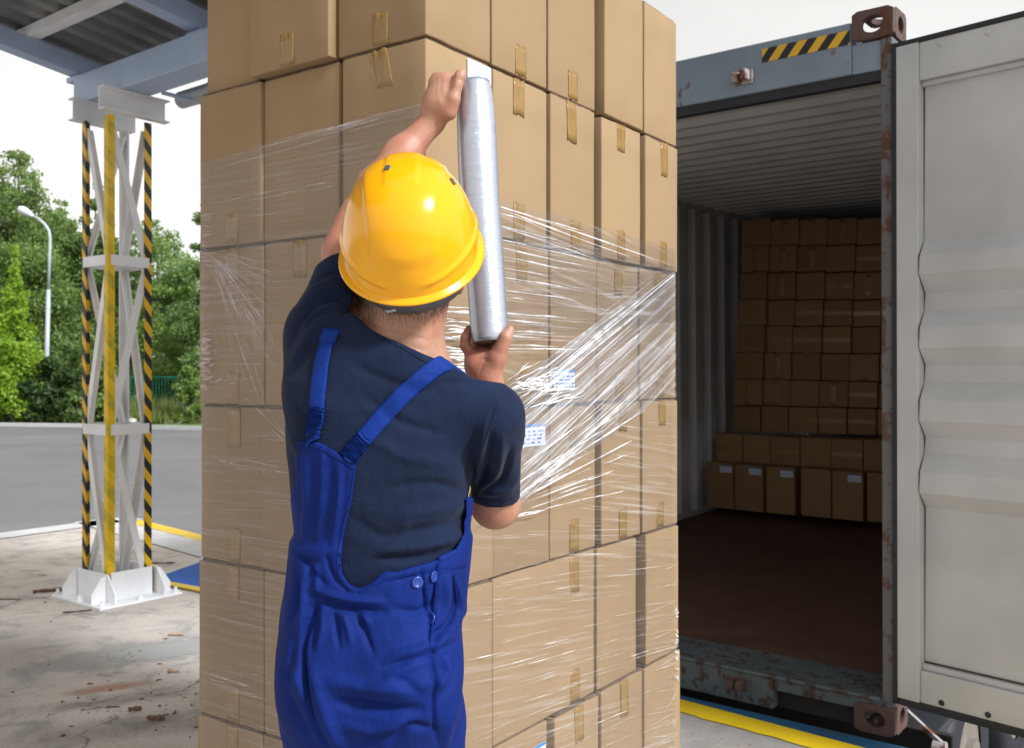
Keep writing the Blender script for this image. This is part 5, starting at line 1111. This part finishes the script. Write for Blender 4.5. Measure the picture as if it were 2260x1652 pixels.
FI = film.matrix_world.inverted() if False else (Matrix.Translation(film.location) @ Matrix.Rotation(syaw, 4, 'Z')).inverted()
def to_f(p): return FI @ p
offR = lambda d: SC-SLV*d
def fpR(px, py, d=.012): return to_f(hit_plane(px, py, offR(d), -SLV))
def fpL(px, py, d=.012): return to_f(hit_plane(px, py, SC-SR*d, -SR))
def wrap(name, fp, xs, topf, botf, mat, d, seed, nz_=50):
    g = []
    for j in range(nz_+1):
        row_ = []
        for i, x in enumerate(np.linspace(xs[0], xs[1], 40)):
            y0, y1 = topf(x), botf(x); p = fp(x, y0+(y1-y0)*j/nz_, d); w_ = noise.noise(Vector((p.x*6+seed, p.y*6, p.z*22)))*.0022+noise.noise(Vector((p.x*2, p.y*2, p.z*5+seed)))*.002
            row_.append(p+(Vector((0, -1, 0)) if fp is fpR else Vector((-1, 0, 0)))*w_)
        g.append(row_)
    mm = MB(); mm.sheet(g); return mm.build(name, mat, film, smooth=True)
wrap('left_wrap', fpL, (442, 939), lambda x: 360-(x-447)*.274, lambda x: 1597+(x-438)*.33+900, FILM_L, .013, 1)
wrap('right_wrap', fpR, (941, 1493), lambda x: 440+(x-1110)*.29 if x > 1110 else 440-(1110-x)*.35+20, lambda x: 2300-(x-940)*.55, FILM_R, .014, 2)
wrap('corner_wrap', fpR, (941, 1000), lambda x: 1000, lambda x: 2300, FILM_R, .019, 5) if False else None
def strand(mm, fp, a, b, w0, d, r, seg=10, wav=1.5, taper=True):
    """a thin raised ridge of gathered film between two photo points on a face"""
    n = seg; ph = r.uniform(0, 6); pts = []
    for i in range(n+1):
        t = i/n; x = a[0]+(b[0]-a[0])*t; y = a[1]+(b[1]-a[1])*t+math.sin(t*5+ph)*wav*.5+math.sin(t*13+ph*2)*wav*.2; pts.append(fp(x, y, d+.003*math.sin(3*t+ph)))
    q = (Vector((0, -1, 0)) if fp is not fpL else Vector((-1, 0, 0))); vs = []; fs = []
    for i, p in enumerate(pts):
        t = i/n; dd = (pts[min(i+1, n)]-pts[max(i-1, 0)]).normalized(); s_ = dd.cross(q).normalized(); w = w0*((math.sin(math.pi*min(1, max(.02, t)))**.5) if taper else 1)*(.75+.4*math.sin(t*9+ph)); vs += [p-s_*w, p+q*w*.9, p+s_*w]
    for i in range(n): b_ = 3*i; fs += [(b_, b_+1, b_+4, b_+3), (b_+1, b_+2, b_+5, b_+4)]
    mm.add(vs, fs)
r = random.Random(5)
def lerp(a, b, t): return (a[0]+(b[0]-a[0])*t, a[1]+(b[1]-a[1])*t)
# the diagonal fan pulled from the far right edge down to behind the man's shoulder
hard = MB(); soft = MB()
SM_ = [STRAND, STRAND_SOFT]
def flush():
    global hard, soft
    if hard.v: hard.build('bunched_ridges', SM_[0], film, smooth=True)
    if soft.v: soft.build('fine_ridges', SM_[1], film, smooth=True)
    hard = MB(); soft = MB()
for i in range(90):
    t = r.random(); u = r.random()**1.2; A_ = (1491-r.uniform(0, 60), 604+240*u**1.3); B_ = (1118+r.uniform(-5, 30), 850+290*u); s0, s1 = sorted((r.random(), r.random()))
    if i < 14: s0, s1 = 0, 1
    strand(hard if r.random() < .6 else soft, fpR, lerp(A_, B_, s0*.7), lerp(A_, B_, max(s1, s0*.7+.4)), r.uniform(.0004, .0016), r.uniform(.018, .03), r, 10, .7)
for a, b in (((1490, 600), (1225, 815)), ((1491, 603), (1200, 850)), ((1488, 607), (1180, 862)), ((1470, 640), (1150, 905))): strand(hard, fpR, a, b, .0035, .030, r)
flush()
for i in range(34):     # second lower fan
    u = r.random(); A_ = (1418-r.uniform(0, 120), 905+180*u); B_ = (1128+r.uniform(-8, 10), 1060+85*u); s0, s1 = sorted((r.random(), r.random())); strand(hard if r.random() < .65 else soft, fpR, lerp(A_, B_, s0), lerp(A_, B_, max(s1, s0+.25)), r.uniform(.0008, .0022), r.uniform(.017, .026), r)
for a, b in (((1425, 905), (1260, 1010)), ((1395, 972), (1155, 1100)), ((1330, 950), (1130, 1075)), ((1270, 1000), (1060, 1160)), ((1290, 930), (1150, 1030))): strand(hard, fpR, a, b, .0032, .026, r)
flush()
for i in range(22):     # knot of bunched film over the label
    a = (1150+r.uniform(-30, 60), 850+r.uniform(-15, 50)); strand(hard, fpR, a, (a[0]+r.uniform(40, 110), a[1]-r.uniform(10, 60)), r.uniform(.001, .003), r.uniform(.02, .034), r, 8, 5)
for i in range(16): a = (1118+r.uniform(0, 90), 838+r.uniform(0, 24)); strand(hard, fpR, a, (a[0]+r.uniform(15, 60), a[1]+r.uniform(-9, 9)), r.uniform(.001, .0028), .03, r, 7, 7)
flush()
# lines running back from the roll over the upper boxes
for i, y in enumerate((456, 470, 497, 528, 546, 566, 590, 612, 640, 655, 690, 707, 730, 742, 762, 770)):
    sl2 = .30-.30*(y-456)/330; L_ = r.uniform(60, 190)*(1.5 if i < 5 else 1); strand(hard, fpR, (1100+r.uniform(0, 12), y), (1100+L_, y+sl2*L_), r.uniform(.0014, .003), .035, r)
    strand(soft, fpR, (1100, y+6), (1100+r.uniform(200, 390), y+6+sl2*r.uniform(200, 390)*.9), .0016, .02, r)
for a, b in (((1106, 456), (1490, 588)), ((1106, 462), (1400, 572)), ((1108, 500), (1320, 575))): strand(hard, fpR, a, b, .0022, .034, r)
for i in range(34): y = r.uniform(672, 825); x = r.uniform(968, 1000); L_ = r.uniform(30, 85); strand(hard, fpR, (x, y), (x+L_, y+r.uniform(-2, 8)), r.uniform(.0012, .0035), .03, r, 8, 2)
flush()
# fine stretch lines lower down on the lit face
for i in range(105):
    y = r.uniform(1170, 1665); x = r.uniform(1030, 1470); L_ = r.uniform(30, 150); sl2 = -.02-.42*(y-1150)/500+r.uniform(-.05, .05); strand(soft if r.random() < .86 else hard, fpR, (x, y), (min(1494, x+L_), y+sl2*min(L_, 1494-x)), r.uniform(.0004, .0011), .017, r, 8, .8)
for i in range(60):
    y = r.uniform(620, 1170); x = r.uniform(1225, 1480); L_ = r.uniform(30, 160); sl2 = r.uniform(.0, .22); strand(soft, fpR, (x, y), (min(1494, x+L_), y+sl2*min(L_, 1494-x)), r.uniform(.0005, .0011), .017, r, 8, 1.2)
for i in range(30): x = 1493-r.uniform(0, 70); y = r.uniform(1180, 1640); strand(soft, fpR, (x, y+r.uniform(5, 40)), (1497, y), r.uniform(.0008, .0016), .018, r, 6)
for x0, y0, y1 in ((1495, 1340, 1500),):
    for i in range(14): y = r.uniform(y0, y1); strand(hard, fpR, (1490, y), (1499, y+r.uniform(-8, 8)), .0022, .012, r, 5, 4)
flush()
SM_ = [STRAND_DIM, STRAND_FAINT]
# shaded face: gathered bands along the film's upper edges and a fan from the far left edge
for e0, e1, n_, sp in (((447, 358), (940, 226), 16, 26), ((447, 445), (745, 400), 8, 14), ((440, 990), (640, 1035), 10, 26), ((438, 1472), (620, 1530), 12, 30)):
    for i in range(n_):
        o_ = r.uniform(-3, sp); s0, s1 = sorted((r.random(), r.random())); a = lerp(e0, e1, s0); b = lerp(e0, e1, min(1, max(s1, s0+.2))); strand(hard if i % 3 == 0 else soft, fpL, (a[0], a[1]+o_), (b[0], b[1]+o_*.8), r.uniform(.0006, .0016), .017, r)
for i in range(170):
    u = r.random(); a = (446+r.uniform(0, 24), 548+r.uniform(0, 14)); b = (650+r.uniform(-130, 0)*u, 575+330*u**.8); s0, s1 = sorted((r.random()*.6, r.random())); strand(soft if r.random() < .8 else hard, fpL, lerp(a, b, s0), lerp(a, b, max(s1, s0+.35)), r.uniform(.0003, .0008), .018, r, 8, .8)
for i in range(90): y = 470+abs(r.gauss(0, 1))*190; x = 441+r.uniform(0, 5); L_ = r.uniform(8, 34); strand(soft if i % 3 else hard, fpL, (x, y), (x+L_, y+r.uniform(-3, 2)), r.uniform(.0004, .0011), .0165, r, 6, .6)
def shard(mm, fp, x, y, s_, d):
    """a small crumpled facet of loose film"""
    a = r.uniform(-.5, .5); p = [fp(x-s_*math.cos(a), y+s_*math.sin(a), d), fp(x+s_*.2*r.random(), y-s_*r.uniform(.12, .4), d+.010*r.random()), fp(x+s_*math.cos(a), y-s_*math.sin(a), d+.006*r.random()), fp(x+s_*.1, y+s_*r.uniform(.05, .3), d)]; mm.add(p, [(0, 1, 3), (1, 2, 3)])
for i in range(55): shard(hard if i % 3 == 0 else soft, fpL, 443+abs(r.gauss(0, 20)), r.uniform(745, 862), r.uniform(4, 15), .017)
for i in range(16): shard(soft, fpL, r.uniform(520, 590), r.uniform(760, 890), r.uniform(3, 9), .017)
flush()
for i in range(70): y = r.uniform(450, 1640); x = r.uniform(440, 560); L_ = r.uniform(40, 150); sl2 = -.2+.42*(y-450)/1200+r.uniform(-.06, .1); strand(soft, fpL, (x, y), (x+L_, y+sl2*L_), r.uniform(.0004, .0010), .017, r)
flush()
for i in range(0): x = 440+abs(r.gauss(0, 16)); y = r.uniform(560, 850); L_ = r.uniform(8, 42); strand(hard if i % 2 else soft, fpL, (x, y), (x+L_, y+r.uniform(-7, 9)), r.uniform(.0006, .002), r.uniform(.014, .024), r, 6, 1.5)
for i in range(0): x = 442+r.uniform(0, 50); y = 790+r.uniform(0, 60); strand(hard, fpL, (x, y), (x+r.uniform(5, 22), y+r.uniform(-14, 14)), r.uniform(.0012, .0035), r.uniform(.018, .034), r, 5, 6)
for a, b in (((530, 770), (575, 890)), ((560, 800), (585, 890)), ((495, 850), (540, 840)), ((600, 950), (640, 985)), ((575, 880), (640, 980)), ((555, 890), (640, 975))): strand(soft, fpL, a, b, .0018, .02, r)
flush()
g = []
for j in range(31):
    v = j/30; a = (1491, 602+250*v); b = (1112, 856+285*v); g.append([fpR(*lerp(b, a, i/40), .020+.004*noise.noise(Vector((i*.1, v*14, 0)))) for i in range(41)])
mm = MB(); mm.sheet(g); mm.build('diagonal_band', FILM_D, film, smooth=True)
# the loose web from the roll to the stack's far right edge
g = []
for j in range(25):
    v = j/24; a = to_f(rb+(rt-rb)*(.46-.46*v)+Vector((.026, .022, 0))); b = fpR(1491, 590+120*v, .016); g.append([a.lerp(b, i/20)+Vector((0, -1, 0))*(.004*noise.noise(Vector((i*.15, v*9, 0)))) for i in range(21)])
mm = MB(); mm.sheet(g); mm.build('loose_web', FILM_WEB, film, smooth=True)
